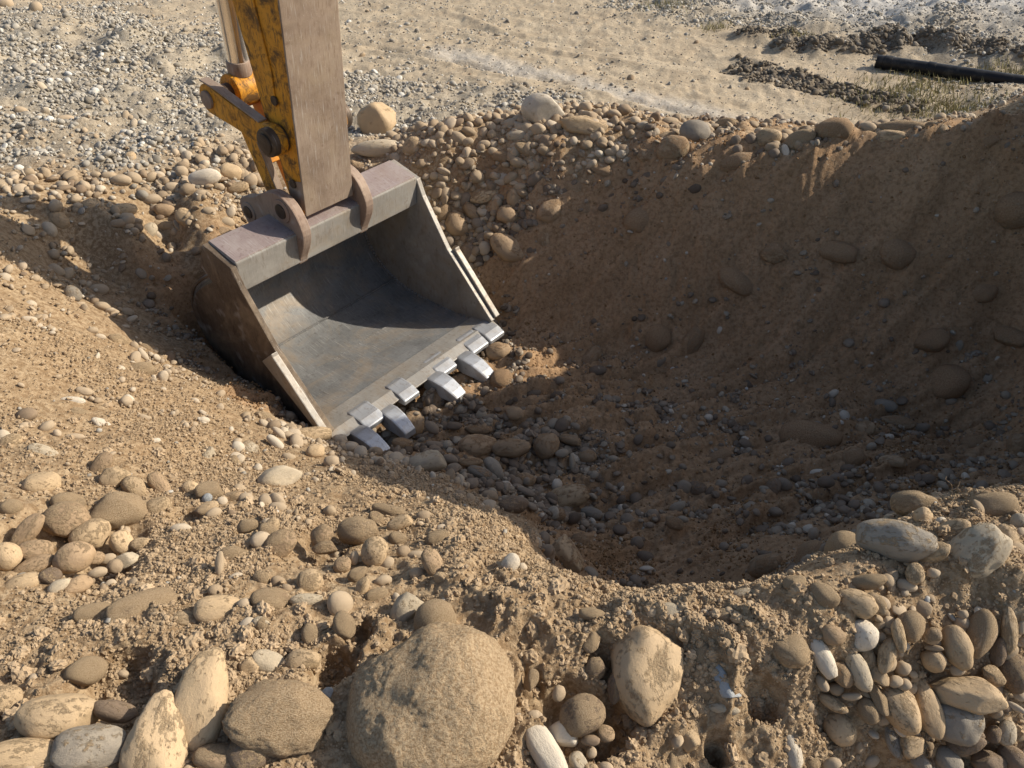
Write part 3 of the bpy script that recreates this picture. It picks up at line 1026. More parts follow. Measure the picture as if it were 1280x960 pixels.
# ---------------------------------------------------------------- stones
# crop x y length width angle tone+flags soil ; label | short name.  flags: A angular, F flat, e mostly buried
CROPS = dict(A=(0, 530, .4478), B=(320, 530, .4478), C=(640, 630, .3438), D=(920, 590, .3854), E=(420, 400, .34375),
             F=(840, 300, .34375), G=(440, 0, .34375), H=(840, 0, .34375), I=(0, 300, .34375), J=(0, 0, .34375), X=(0, 0, 1))
STONES = """
X 540 882 218 204 10 t .78 ; largest boulder of all, soil crusted and broad, at the bottom edge | largest boulder
X 350 897 134 92 -8 b .80 ; broad dark slab crusted with soil, beside the largest boulder | crusted slab
A 565 765 275 150 72 t .42T ; tall smooth tan stone standing on end behind the pointed stone | tall standing stone
A 440 875 250 178 80 t .5T ; pointed tan stone standing upright before the tall smooth one | pointed tan stone
A 163 817 212 130 -6 t .45 ; wide flattened tan stone lying before the pointed tan stone | wide tan stone
A 60 932 225 105 6 t .45 ; flat tan stone cut by the lower corner of the view below the wide tan stone | corner slab
A 250 905 190 125 8 g .45 ; grey tan stone in shadow beneath the pointed tan stone | shadowed grey stone
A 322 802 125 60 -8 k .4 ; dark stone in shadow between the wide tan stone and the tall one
A 18 772 84 95 80 t .5 ; rounded tan stone above the wide flattened one, cut by the picture edge
A 635 938 185 85 -4 b .6 ; brown stone wedged below the soil crusted slab | wedged brown stone
A 690 920 130 100 10 k .6
A 748 665 95 66 -8 p .28 ; pale smooth oval stone with a smaller one pressed against it | pale smooth oval
A 700 678 60 52 30 t .45
A 610 518 132 80 4 t .35 ; smooth tan oval stone lying alone on loose soil | lone tan oval
A 752 490 105 66 0 b .75
A 400 510 190 90 18 b .85e
A 265 532 112 66 6 t .8e
A 183 268 126 104 10 b .6 ; brown rounded stone on top of the hollow heap | heap top stone
A 206 372 88 112 -86 b .5 ; brown drum shaped stone in the hollow heap | drum shaped stone
A 76 300 116 56 52 b .5 ; long leaning brown stone in the hollow heap beside the heap top stone | leaning brown stone
A 100 352 88 60 10 b .5
A 65 446 98 60 24 t .4 ; tan oval stone at the foot of the hollow heap | heap foot stone
A 18 368 76 78 40 t .42 ; tan round stone at the edge of the hollow heap
A 165 453 64 38 28 p .25 ; small flat pale stone under the drum shaped stone
A 218 448 82 52 16 b .4
A 252 310 84 110 -70 t .55
A 140 425 60 50 0 k .5
A 95 395 110 50 20 b .5
A 330 242 155 108 10 d .9 ; broad soil coated slab sunk beside the hollow heap | sunk soil slab
A 284 117 82 54 62 b .5 ; brown stone tipped on its edge above the sunk soil slab | tipped brown stone
A 318 152 66 72 60 t .5
A 378 180 82 56 -50 t .5
A 115 166 98 66 5 t .4 ; solitary tan rounded stone on the left slope | slope stone
A 128 88 105 50 -28 p .45e ; long pale stone half buried in the left slope | half buried pale stone
A 445 170 84 46 -50 b .5 ; leaning brown stone with its top against lit soil | tilted brown stone
A 533 180 48 46 0 t .4
A 582 188 72 60 20 d .8
A 580 235 62 34 28 t .4
A 578 208 30 28 80 s .1 ; small blue grey pebble among tan stones | blue grey pebble
A 620 217 30 28 0 p .3
A 596 250 46 30 25 t .4
A 686 212 42 40 0 t .3
A 655 208 70 40 10 b .6
A 505 292 58 30 0 p .3
A 340 330 68 62 -60 t .4 ; square tan stone beside the heap | square tan stone
A 355 382 66 44 15 p .3A
A 320 398 44 44 0 b .4
A 300 378 46 30 20 t .4
A 272 415 52 30 15 t .4
A 266 375 50 40 20 b .5
A 390 336 54 38 20 t .5
A 440 232 72 54 20 t .6
A 652 366 76 52 0 d .7
A 613 392 72 26 86 d .8
A 655 432 46 30 22 p .35
A 600 465 42 36 0 b .5
A 756 290 60 44 70 t .5
A 690 285 60 40 20 d .8
A 240 690 110 80 10 t .9e
A 730 558 40 58 60 p .4
A 690 560 50 36 30 p .4A
A 520 545 82 44 -10 t .6
A 30 235 52 60 60 t .8e
A 190 220 90 60 0 d .8
A 410 230 50 40 0 t .5
A 30 48 60 40 20 t .6
A 480 150 30 18 0 b .4
B 65 148 125 66 22 p .3A ; light grey wedge shaped stone lying in the sun between bucket and viewer | light grey wedge
B 283 300 112 86 12 d .75
B 330 356 88 74 70 t .5 ; round faced tan stone at the centre of the lit cobble heap | cobble heap stone
B 70 335 95 78 30 b .6
B 182 312 68 56 40 b .6
B 192 345 72 40 0 b .6
B 240 393 50 48 0 b .5
B 150 440 72 72 0 t .55
B 140 492 92 38 6 p .4
B 40 490 96 66 0 d .8
B 375 246 112 42 -14 d .7
B 400 278 72 44 32 t .5
B 470 260 48 36 0 b .6
B 335 266 52 44 -40 b .6
B 505 318 72 42 14 d .75
B 395 320 52 40 0 d .75
B 493 386 84 58 -68 b .5 ; brown stone leaning at the edge of the lit cobble heap | leaning heap stone
B 520 433 52 38 -8 t .4
B 366 388 44 36 30 t .4
B 410 356 40 34 0 b .5
B 297 456 60 38 70 t .5
B 340 480 72 46 10 t .7
B 355 438 52 32 10 t .5
B 450 366 54 26 0 t .5
B 450 418 46 36 0 d .6
B 275 375 40 26 80 t .4
B 285 420 62 42 30 d .7
B 710 390 62 50 70 w .3 ; pale split stone alone near the crest of the lit soil | pale split stone
B 742 402 32 30 0 p .5
B 418 516 108 82 30 p .4A ; pale angular stone behind the largest boulder | pale angular stone
B 155 595 80 58 -60 d .7
B 95 605 30 28 0 t .4
B 130 660 100 64 6 t .5
B 200 755 40 40 0 s .1 ; small grey round pebble in the shadow between slab and largest boulder
B 565 590 38 30 -15 p .4
B 740 826 42 34 -50 p .5
B 775 818 42 38 0 t .5
B 245 562 82 64 -60 d .85
B 20 560 46 46 0 t .7
B 265 66 42 32 0 p .3
B 165 75 52 42 0 t .4
B 210 106 44 38 0 t .4
B 110 42 30 30 0 t .4
B 160 30 104 46 6 t .5F ; flat tan stone at the lit lower corner of the bucket | flat corner stone
B 235 45 40 34 0 p .4
B 500 545 120 110 0 d .95e
B 90 95 40 30 0 t .5
B 60 235 50 34 0 t .6
B 35 300 44 60 60 d .7
B 15 430 48 44 0 t .6
B 60 440 40 34 0 b .6
B 85 460 34 28 0 b .6
X 516 531 36 30 70 b .5 ; rough brown stone hiding the tip of the third tooth | tooth stone
E 183 375 64 52 0 b .5
E 380 358 66 50 12 g .5
E 350 392 64 40 -42 g .4A
E 330 518 132 88 20 p .4A ; pale speckled stone on the shaded pit floor before the teeth | pale speckled stone
E 515 457 142 86 8 b .55 ; broad brown stone on the pit floor just below the teeth | broad floor stone
E 635 466 150 72 6 b .5 ; long brown stone lying beside the broad floor stone | long floor stone
E 765 460 104 96 80 b .55 ; upright brown block on the pit floor towards the soil wall | upright floor block
E 578 542 104 52 -55 g .35 ; grey stone leaning among the pit floor stones | leaning grey stone
E 532 562 116 52 -20 g .5
E 488 600 62 50 20 g .4
E 440 590 40 42 0 g .3
E 490 518 92 42 0 b .5
E 415 506 60 34 -15 g .3
E 360 455 74 32 -12 g .4
E 650 340 66 52 0 b .5
E 742 320 62 44 35 b .4
E 562 360 62 36 0 g .4
E 660 284 62 36 0 b .5
E 600 215 84 78 0 b .7 ; brown stone tucked under the first tooth | stone under tooth
E 592 116 92 74 15 b .45 ; speckled reddish brown stone by the right bottom corner of the bucket | reddish corner stone
E 846 642 150 86 14 t .55 ; smooth brown boulder resting high on the pit floor, catching light | smooth floor boulder
E 925 138 104 56 48 b .6
E 950 184 66 40 0 b .6
E 822 385 60 50 60 b .5
E 850 436 84 42 -5 b .5
E 912 496 72 56 10 b .5
E 858 515 62 24 -84 p .2
E 822 486 50 34 15 p .3
E 1010 505 42 25 -10 p .2
E 690 582 76 56 0 b .5
E 645 672 112 76 -5 k .5
E 560 640 62 42 -10 b .5
E 930 702 84 46 -10 g .4
E 1062 730 60 48 -50 g .4
E 890 802 72 52 -20 b .6
E 800 706 72 50 0 b .6
E 862 722 62 44 20 k .6
E 1125 862 64 42 -15 b .5
E 1095 806 44 40 0 g .4
E 1243 680 66 38 28 p .25
E 1150 720 62 40 -10 b .5
E 240 450 74 46 0 b .6
E 56 460 54 40 -10 g .3
E 60 425 42 40 0 g .4
E 28 392 62 42 0 t .4
E 1262 725 42 26 -10 p .3
E 1030 650 50 40 0 b .6
E 940 565 34 30 60 p .3
E 800 545 40 30 0 t .5
E 690 625 72 30 -25 g .3
E 430 385 60 32 0 b .5
E 480 285 40 36 0 b .5
E 540 258 40 28 50 g .4
E 520 395 100 46 0 b .6
E 150 480 44 36 0 b .5
E 1230 740 70 50 -15 b .6
E 720 270 56 34 20 b .6
E 800 275 46 30 20 k .5
E 1165 62 112 104 30 b .85e ; soil coated stone embedded low in the wall beyond the teeth | embedded wall stone
E 1245 32 86 62 62 b .5
E 1170 158 84 32 38 t .6e
C 195 190 150 112 115 t .5TA ; pointed tan stone poking up from the lit crest | pointed crest stone
X 812 842 122 94 -82 t .48U ; large egg shaped tan boulder set in the near bank | egg shaped boulder
C 768 640 155 78 -55 s .25A ; split grey slate stone with a pale fresh face in the near bank | split slate
C 770 745 112 42 -5 p .4F
C 188 830 118 100 -20 w .25A ; white angular stone in the hollow beside the largest boulder | white angular stone
C 125 905 230 105 -60 w .22 ; long white stone standing at the bottom edge beside the white angular stone | long white stone
C 575 398 110 82 0 p .4 ; pale oval stone seated on the crest above the egg shaped boulder | pale crest oval
C 505 390 52 44 70 t .5
C 700 402 52 44 50 p .5
C 645 445 52 40 70 t .5
C 770 408 66 56 10 d .8
C 285 500 82 68 60 d .7
C 635 832 122 88 -70 t .4A ; angular tan stone below the egg shaped boulder | angular tan stone
C 340 835 66 62 0 b .5
C 85 775 52 44 0 t .6
C 30 785 48 36 -40 t .6
C 290 905 42 36 70 t .4
C 285 860 72 40 0 k .5
C 300 600 92 80 60 k .7
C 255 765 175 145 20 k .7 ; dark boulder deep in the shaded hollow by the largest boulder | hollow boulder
C 375 665 122 60 85 k .6
C 290 402 95 52 0 d .85
C 620 345 62 40 0 d .8
C 240 930 72 60 0 p .4
C 580 940 72 46 80 t .7
C 690 545 92 62 70 d .85
C 920 930 62 40 0 t .6
C 940 850 64 44 80 d .8
C 340 960 60 42 0 t .5
C 70 640 80 50 60 d .8
C 170 690 60 48 60 d .8
C 690 690 70 50 0 d .85
D 520 222 245 135 -6 g .52 ; big grey brown oval boulder on the ridge below the dry roots | ridge oval boulder
D 578 107 142 95 0 t .65 ; soil topped tan boulder on the ridge crest behind the ridge oval | ridge crest boulder
D 605 143 60 54 30 t .4
D 665 160 32 30 0 w .2
D 700 192 122 70 22 t .5
D 836 112 142 96 10 d .75 ; rounded soil coated boulder on the ridge crest at the picture edge | soil coated ridge boulder
D 785 255 195 150 38 p .5 ; large pale shouldered boulder on the ridge with soil over one side | pale shoulder boulder
D 640 262 114 62 22 t .55
D 582 330 72 58 80 t .55
D 640 328 42 32 0 s .2
D 918 165 66 52 70 p .4
D 880 208 82 60 -50 t .5
D 872 312 56 40 -60 p .5
D 795 525 165 88 76 d .7 ; long soil streaked stone hanging in the near bank under the pale shoulder boulder | hanging streaked stone
D 886 512 158 50 -85 t .6 ; slim upright stone beside the hanging streaked one | slim upright stone
D 925 500 60 32 80 t .5
D 790 456 38 30 -60 w .3
D 716 570 142 94 -66 t .38 ; tan oval stone standing on the big blocky stone | tan standing oval
D 746 722 232 138 -22 t .35A ; big blocky tan stone jutting from the cobble bank | big blocky stone
D 710 805 160 150 -30 g .4 ; rounded grey stone underneath the big blocky stone | stone under block
D 622 766 190 84 -72 t .42 ; curved slab like stone standing beside the big blocky stone | curved slab stone
D 535 765 170 110 -60 t .5 ; broad leaning stone beside the curved slab | broad leaning stone
D 406 532 108 102 40 w .35 ; whitish rounded stone at the top of the cobble bank | whitish round stone
D 396 643 140 70 -62 p .4 ; pale elongated stone below the whitish round one | pale elongated stone
D 490 597 120 56 76 t .5 ; dark tan upright stone between cobbles and soil | upright cobble
D 528 530 108 40 -76 t .5
D 565 497 104 88 60 d .75
D 390 427 134 92 -12 t .5 ; tan oval boulder lying on top of the cobble bank crest | crest oval
D 284 402 104 80 -20 d .8 ; soil covered round stone next to the crest oval | soil covered round stone
D 456 427 80 56 -55 t .5
D 315 530 78 66 -15 b .4 ; small brown block above the white leaning stone | brown block
D 282 603 136 62 -62 w .3 ; white leaning stone beside the brown block | white leaning stone
D 172 574 134 120 -20 t .72 ; round soil crusted boulder alone in the near bank, apart from the cobbles | round crusted boulder
D 345 655 90 64 -70 b .5
D 426 602 80 52 -70 t .5
D 642 613 78 74 0 t .4 ; round tan stone just behind the big blocky stone | round tan stone
D 637 532 64 52 40 d .6
D 642 571 56 20 -5 b .4
D 540 637 52 48 0 t .4
D 515 680 48 40 0 t .4
D 465 665 72 48 -50 t .4A
D 546 690 44 38 0 t .5
D 339 833 110 92 -52 t .4 ; tan oval stone low in the near bank beneath the pale elongated one | low tan oval
D 312 750 104 44 -28 t .5
D 430 775 84 64 -60 d .75
D 462 735 118 48 -62 d .7
D 278 685 58 34 -55 t .5
D 325 705 48 40 0 b .5
D 375 728 62 26 0 t .5
D 533 830 58 40 -65 p .35
D 508 870 115 46 -70 g .5
D 572 886 86 70 30 t .5
D 180 902 124 62 -70 w .35 ; white oblong stone low in the near bank below the round crusted boulder | white oblong stone
D 95 930 58 36 0 t .5
D 240 938 62 60 0 t .6
D 155 656 30 28 0 p .3
D 230 760 46 40 0 b .6
D 835 662 72 58 -60 t .6
D 880 846 84 56 75 p .45 ; pale upright stone at the shaded foot of the cobble bank | pale foot stone
D 922 838 72 44 80 t .5
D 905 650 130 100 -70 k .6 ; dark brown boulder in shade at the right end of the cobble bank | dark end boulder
D 905 762 74 22 -28 p .4F
D 690 935 90 72 -40 g .3 ; smooth grey stone at the bottom edge in shade | grey bottom stone
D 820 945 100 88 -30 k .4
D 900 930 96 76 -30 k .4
D 600 945 64 50 -40 g .4
D 310 945 62 42 0 g .5
D 735 462 34 30 0 t .5
D 850 585 100 50 82 k .5
D 145 436 72 58 0 d .75
D 110 516 36 32 0 t .6
D 95 305 120 78 25 b .55 ; pale edged stone half sunk behind the near crest in shade | half sunk stone
D 240 278 125 92 70 d .85e
D 345 250 130 110 60 d .85e
D 430 356 116 52 12 d .8
D 190 360 76 52 0 d .8
D 20 395 74 36 15 p .5
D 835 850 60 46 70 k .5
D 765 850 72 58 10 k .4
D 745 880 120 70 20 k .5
D 510 760 40 44 0 t .5
D 480 800 50 40 30 t .6
D 720 640 50 40 20 t .5
F 60 22 102 36 -8 w .45 ; pale flat stone half out of the soil wall near the rim | pale wall flake
F 75 368 124 72 66 b .7e ; upright soil stained stone embedded in the wall | upright wall stone
F 30 322 96 58 55 b .55
F 235 148 150 86 -34 d .95e
F 375 50 96 72 -20 t .75e
F 600 42 145 78 -15 d .9e
F 660 162 124 74 -12 b .8e ; dark overhanging stone in the middle of the soil wall | overhanging wall stone
F 815 45 125 115 -50 d .88e ; large rounded boulder mostly hidden in the upper soil wall | hidden wall boulder
F 655 300 94 52 -20 p .45e ; pale speckled stone showing through the soil wall | pale wall stone
F 1145 270 134 36 -24 w .35 ; curved white stone sticking out of the soil wall | curved white stone
F 1232 350 134 86 -10 b .8e
F 945 366 124 88 10 b .8e ; block like stone with a pale edge in the soil wall | wall block
F 1040 382 52 36 75 p .4
F 1086 426 84 40 25 g .5e
F 1000 520 154 130 30 d .95e
F 1130 192 104 80 20 d .9e
F 1212 200 42 40 0 t .6
F 775 602 86 48 -8 g .35 ; smooth grey stone lying low on the wall slope | grey slope stone
F 585 560 46 26 38 w .3
F 490 402 44 40 0 t .6e
F 500 712 225 110 -6 d .92e ; huge soil plastered boulder at the foot of the wall | plastered boulder
F 700 682 72 60 -20 b .5
F 740 706 54 42 60 p .4
F 820 664 124 54 -10 b .6
F 900 686 72 36 15 g .4
F 520 846 64 26 10 w .25 ; small white flat stone at the foot of the soil wall | white foot stone
F 720 752 48 30 20 p .3
F 660 790 84 68 20 b .7
F 800 806 94 50 0 b .5
F 640 836 54 40 0 b .5
F 368 902 74 54 80 k .5
F 406 890 62 50 -20 g .4
F 90 905 74 60 0 k .5
F 170 795 114 60 25 d .85e
F 100 790 32 26 0 w .3
F 240 813 28 20 30 p .3
F 222 525 26 24 0 p .3
F 1258 742 84 70 30 b .6
F 1100 742 94 70 10 d .9e
F 268 526 62 50 0 b .6
F 335 905 24 40 80 p .3
F 1215 565 36 30 -50 p .4
F 1215 455 26 24 0 p .4
F 830 715 46 20 0 p .3
F 885 742 40 18 -15 p .3
F 870 830 50 36 0 b .5
F 480 890 40 20 -20 p .4
F 985 60 26 80 75 t .7e
F 1230 85 34 50 60 p .5e
F 560 880 60 44 0 b .6
F 930 870 50 40 0 b .6
H 1258 762 135 160 -80 d .8e ; big rounded boulder bulging from the wall at the picture edge under the rim | bulging wall boulder
H 84 478 118 86 -6 g .2 ; smooth grey boulder standing proud on the rim | grey rim boulder
H 10 540 110 100 20 t .7
H 346 502 104 70 14 t .55 ; brown oval stone perched on the rim beyond the grey boulder | perched brown oval
H 200 452 86 46 0 t .6
H 590 474 134 92 12 d .78 ; rounded soil coated boulder, the tallest on the rim | tallest rim boulder
H 785 500 138 56 3 t .5 ; long smooth tan stone lying on the rim | long rim stone
H 838 467 182 58 -3 b .75 ; very long brown stone on the far side of the rim | very long rim stone
H 712 466 62 42 0 t .5A
H 965 472 94 54 -20 t .65
H 1066 470 68 46 15 p .5
H 240 590 134 74 16 b .7 ; brown soil coated slab on the rim over the wall | brown rim slab
H 325 572 62 50 60 t .5
H 312 612 58 38 10 p .45
H 460 512 124 72 20 d .8
H 502 550 68 54 -20 b .6
H 412 556 64 30 -82 w .4 ; slim pale stone standing on end on the rim | slim pale rim stone
H 616 525 54 40 -20 b .5
H 590 542 54 32 0 b .6
H 235 545 42 40 0 t .4
H 150 524 54 22 -5 w .2
H 110 548 58 34 10 t .4
H 165 570 62 50 -30 b .5
H 70 578 46 40 70 t .4
H 104 585 42 28 -70 t .4
H 60 532 48 36 -40 t .5
H 362 536 52 36 0 b .5
H 285 506 42 40 0 t .6
H 230 512 44 34 50 t .5
H 20 608 42 30 0 t .5
H 80 686 62 44 15 k .5
H 105 668 34 28 0 g .4
H 965 515 42 36 0 b .6
H 886 498 32 20 10 p .4
H 730 542 34 22 0 p .5
H 660 550 60 26 10 t .5
H 370 560 46 40 0 t .5
H 660 485 30 22 0 p .4
H 1130 480 60 40 10 b .7
H 1220 475 70 40 5 d .8
H 1000 530 50 24 10 b .7
H 1120 520 120 60 10 d .9e
G 694 402 168 124 4 w .45A ; biggest angular pale boulder sitting on the rim edge beyond the bucket | pale rim boulder
G 842 458 190 84 -3 t .5A ; low tan boulder beside the pale rim boulder | low tan boulder
G 96 445 146 134 20 t .4A ; rough knobbly round boulder on grey gravel behind the bucket | knobbly boulder
G 88 540 190 62 6 p .4F ; wide pale flat boulder just behind the bucket top | wide pale boulder
G 222 532 84 66 34 t .5 ; tan stone at the rim beside the wide pale boulder | rim tan stone
G 385 502 68 44 -20 t .55
G 600 496 82 48 10 p .4 ; pale oval stone below the pale rim boulder | pale rim oval
G 632 470 58 50 30 g .4
G 575 456 62 50 0 g .4
G 340 413 42 26 0 g .3
G 502 390 52 26 0 w .3
G 552 642 158 74 -6 w .5 ; pitted pale oblong stone over the stone heap beside the bucket | pitted oblong stone
G 485 712 120 50 18 t .55 ; tan elongated stone under the pitted oblong | elongated heap stone
G 435 768 78 56 -70 b .5
G 526 750 76 62 50 b .45
G 592 724 84 64 -70 b .45 ; brown egg shaped stone in the heap under the pitted oblong | heap egg
G 652 718 82 46 -5 d .7
G 566 780 78 70 -20 b .45
G 380 818 94 88 -40 b .5 ; brown rounded stone in the heap close to the bucket edge | heap edge stone
G 420 855 74 40 5 g .45
G 480 865 64 46 15 g .4
G 456 812 48 44 0 g .45
G 492 786 42 34 -60 b .45
G 565 902 146 92 -28 b .5 ; large brown blunt stone at the foot of the stone heap | heap foot block
G 420 918 84 64 70 k .5
G 346 880 54 48 20 g .25
G 460 945 54 42 0 k .5
G 688 862 100 74 -60 d .7
G 722 768 106 80 40 b .6
G 840 752 64 58 0 b .6
G 802 676 114 74 -22 d .7 ; soil crusted stone above the wall beside the stone heap | crusted heap stone
G 768 600 94 70 -30 d .75
G 785 582 60 44 -40 t .55
G 665 652 70 42 40 t .5
G 715 690 48 40 0 b .6
G 906 615 112 52 -18 d .75
G 1022 598 90 44 50 t .6
G 1156 545 108 78 22 b .6 ; rounded brown boulder on the rim beside the grey rim boulder | brown rim boulder
G 1075 566 74 50 -10 d .7
G 1140 500 84 40 20 t .6
G 790 525 104 60 12 d .8
G 690 502 62 30 0 t .6
G 635 546 96 46 -24 d .75
G 810 470 32 30 0 p .4
G 846 484 40 38 -40 t .45
G 540 570 76 48 0 b .8
G 1050 802 130 98 22 d .92e
G 1160 890 44 38 0 t .7e
G 1145 656 54 34 30 t .5
G 1080 640 54 30 10 b .7
G 345 690 84 46 15 b .8
G 330 770 92 66 70 b .7
G 410 722 64 42 65 g .5
G 300 640 36 30 0 t .5
G 655 912 54 42 0 b .6
G 622 812 60 40 20 b .6
G 600 850 60 34 -20 b .6
G 530 830 60 36 25 b .5
G 690 740 54 40 -50 b .6
G 770 700 50 36 0 b .6
G 500 930 50 40 0 k .5
G 640 770 46 34 0 b .6
G 270 520 40 26 20 p .4
G 320 495 40 34 40 t .5
G 420 515 46 28 0 t .5
G 480 525 50 30 10 t .5
J 745 647 118 64 10 w .2 ; bright white smooth boulder on the bank behind the bucket | bright white boulder
J 836 626 84 62 -15 t .35 ; tan boulder beside the bright white boulder | tan bank boulder
J 660 625 46 42 0 t .4
J 474 570 40 38 0 t .3 ; small round stone alone on grey gravel above the bank | gravel round stone
J 440 656 74 42 0 t .5
J 486 646 54 42 -30 t .4
J 625 682 52 40 0 g .4
J 575 640 50 34 0 p .4
J 602 766 78 52 -10 b .35 ; dark brown smooth stone on the lit bank | dark bank stone
J 677 792 78 60 -30 t .45 ; tan rounded stone beside the dark bank stone | tan bank stone
J 602 820 94 42 -4 t .5
J 455 762 94 46 5 t .5 ; wide tan stone on the lit bank above the arm shadow | wide bank stone
J 465 795 54 40 -20 t .45
J 325 746 76 50 10 t .5
J 545 838 64 52 50 p .4
J 790 852 114 54 4 b .5 ; broad brown stone right against the bucket back corner | bucket back stone
J 822 810 62 42 0 t .5
J 215 800 74 56 -50 t .5
J 180 836 62 48 -50 p .5
J 150 318 54 32 -38 p .3A
J 485 450 42 26 75 p .3
J 456 430 56 30 80 g .4
J 378 372 36 30 80 g .3
J 240 436 64 34 0 g .4
J 76 405 46 36 -20 t .4
J 112 236 42 30 40 w .3
J 20 15 54 42 0 g .4
J 130 30 52 42 60 g .4
J 555 726 68 40 5 t .5
J 605 716 62 40 -10 t .4
J 680 690 60 44 20 b .5
J 430 812 52 30 0 b .5
J 395 810 32 28 0 t .5
J 300 790 64 30 10 t .5
J 340 822 62 30 0 t .5
J 862 682 84 40 10 t .5
J 910 660 62 50 60 t .4
J 795 682 42 30 0 t .5
J 970 663 36 32 0 w .2
J 395 640 50 32 0 t .5
J 520 700 50 36 0 b .5
J 730 710 60 40 10 t .5
J 760 770 50 34 0 t .6
J 540 780 40 30 0 t .5
J 570 855 54 34 -30 p .5
J 625 900 34 40 0 t .5
J 280 760 50 34 20 p .5
I 265 196 66 56 -40 g .5 ; large rounded stone inside the arm shadow on the bank | shaded bank stone
I 245 125 54 40 60 g .5
I 360 182 66 44 0 g .5
I 205 110 60 40 -30 g .5
I 190 60 50 36 -30 g .5
I 460 263 54 34 -10 t .4
I 405 262 54 30 0 t .4
I 428 238 34 24 0 b .4
I 335 330 44 28 10 t .4
I 365 352 38 22 -10 p .4
I 430 366 72 50 -25 t .6e
I 540 396 80 46 -18 b .6e
I 445 318 48 20 5 p .4
I 520 416 54 24 -50 p .4
I 490 385 34 28 -50 t .4
I 505 480 112 66 20 t .75e
I 613 476 54 34 -60 p .4e
I 468 585 50 38 -60 w .3e
I 265 586 84 34 -3 w .35e ; pale flat stone lying in the lit left slope | pale slope flake
I 110 236 44 34 0 p .5
I 105 290 54 28 -5 p .4
I 15 140 50 42 20 p .4
I 370 672 80 44 -32 w .4e
I 300 640 90 50 -20 t .8e
I 565 730 38 20 10 w .3
I 520 646 58 26 -8 t .5
I 760 785 72 52 70 p .45e
I 855 820 78 48 -70 t .6e
I 910 770 84 70 -40 p .6e
I 1000 735 76 34 -40 w .3F
I 1015 702 60 28 -40 p .5
I 965 652 84 56 -20 t .7e
I 755 480 38 26 0 p .4
I 305 550 58 32 -15 t .6
I 15 716 60 46 -50 p .4
I 90 680 44 38 0 t .6
I 275 716 64 26 0 t .7
I 290 235 40 22 0 t .5
I 590 545 30 20 20 p .4
I 710 585 32 22 -20 p .4
I 740 630 40 18 -35 p .4
I 735 660 44 18 -40 w .4
I 840 690 26 20 80 w .3
"""
TONES = dict(t=(.41, .295, .175), p=(.41, .335, .235), w=(.50, .43, .335), g=(.26, .22, .17), s=(.30, .305, .30), b=(.32, .22, .13), k=(.19, .135, .09), d=(.36, .26, .16))  # k, the darkest tone, also stands in for shade on stones in hollows
TNAME = dict(t='tan', p='pale', w='whitish', g='grey', s='blue grey', b='brown', k='dark', d='dusty')

_ico = {}


def ico(sub):
    if sub not in _ico:
        bm = bmesh.new()
        bmesh.ops.create_icosphere(bm, subdivisions=sub, radius=1)
        _ico[sub] = (np.array([v.co[:] for v in bm.verts]), np.array([[v.index for v in f.verts] for f in bm.faces]))
        bm.free()
    return _ico[sub]


def h3(ix, iy, iz, seed):
    n = (ix.astype(np.int64) * 374761393 + iy.astype(np.int64) * 668265263 + iz.astype(np.int64) * 2147483647 + seed * 1274126177) & 0xffffffff
    n = ((n ^ (n >> 13)) * 1274126177) & 0xffffffff
    n = ((n ^ (n >> 15)) * 2246822519) & 0xffffffff
    return ((n ^ (n >> 16)) & 0xffffff) / float(0x1000000)


def n3(p, f, seed):
    """3-D value noise on a skewed lattice, -1..1"""
    q = p @ np.array([[.66, .51, -.55], [-.33, .84, .43], [.68, -.1, .72]]) * f + seed * .37
    i = np.floor(q)
    t = q - i
    t = t * t * t * (t * (t * 6 - 15) + 10)
    out = 0
    for cx in (0, 1):
        for cy in (0, 1):
            for cz in (0, 1):
                w = (t[:, 0] if cx else 1 - t[:, 0]) * (t[:, 1] if cy else 1 - t[:, 1]) * (t[:, 2] if cz else 1 - t[:, 2])
                out = out + w * h3(i[:, 0] + cx, i[:, 1] + cy, i[:, 2] + cz, seed)
    return out * 2 - 1


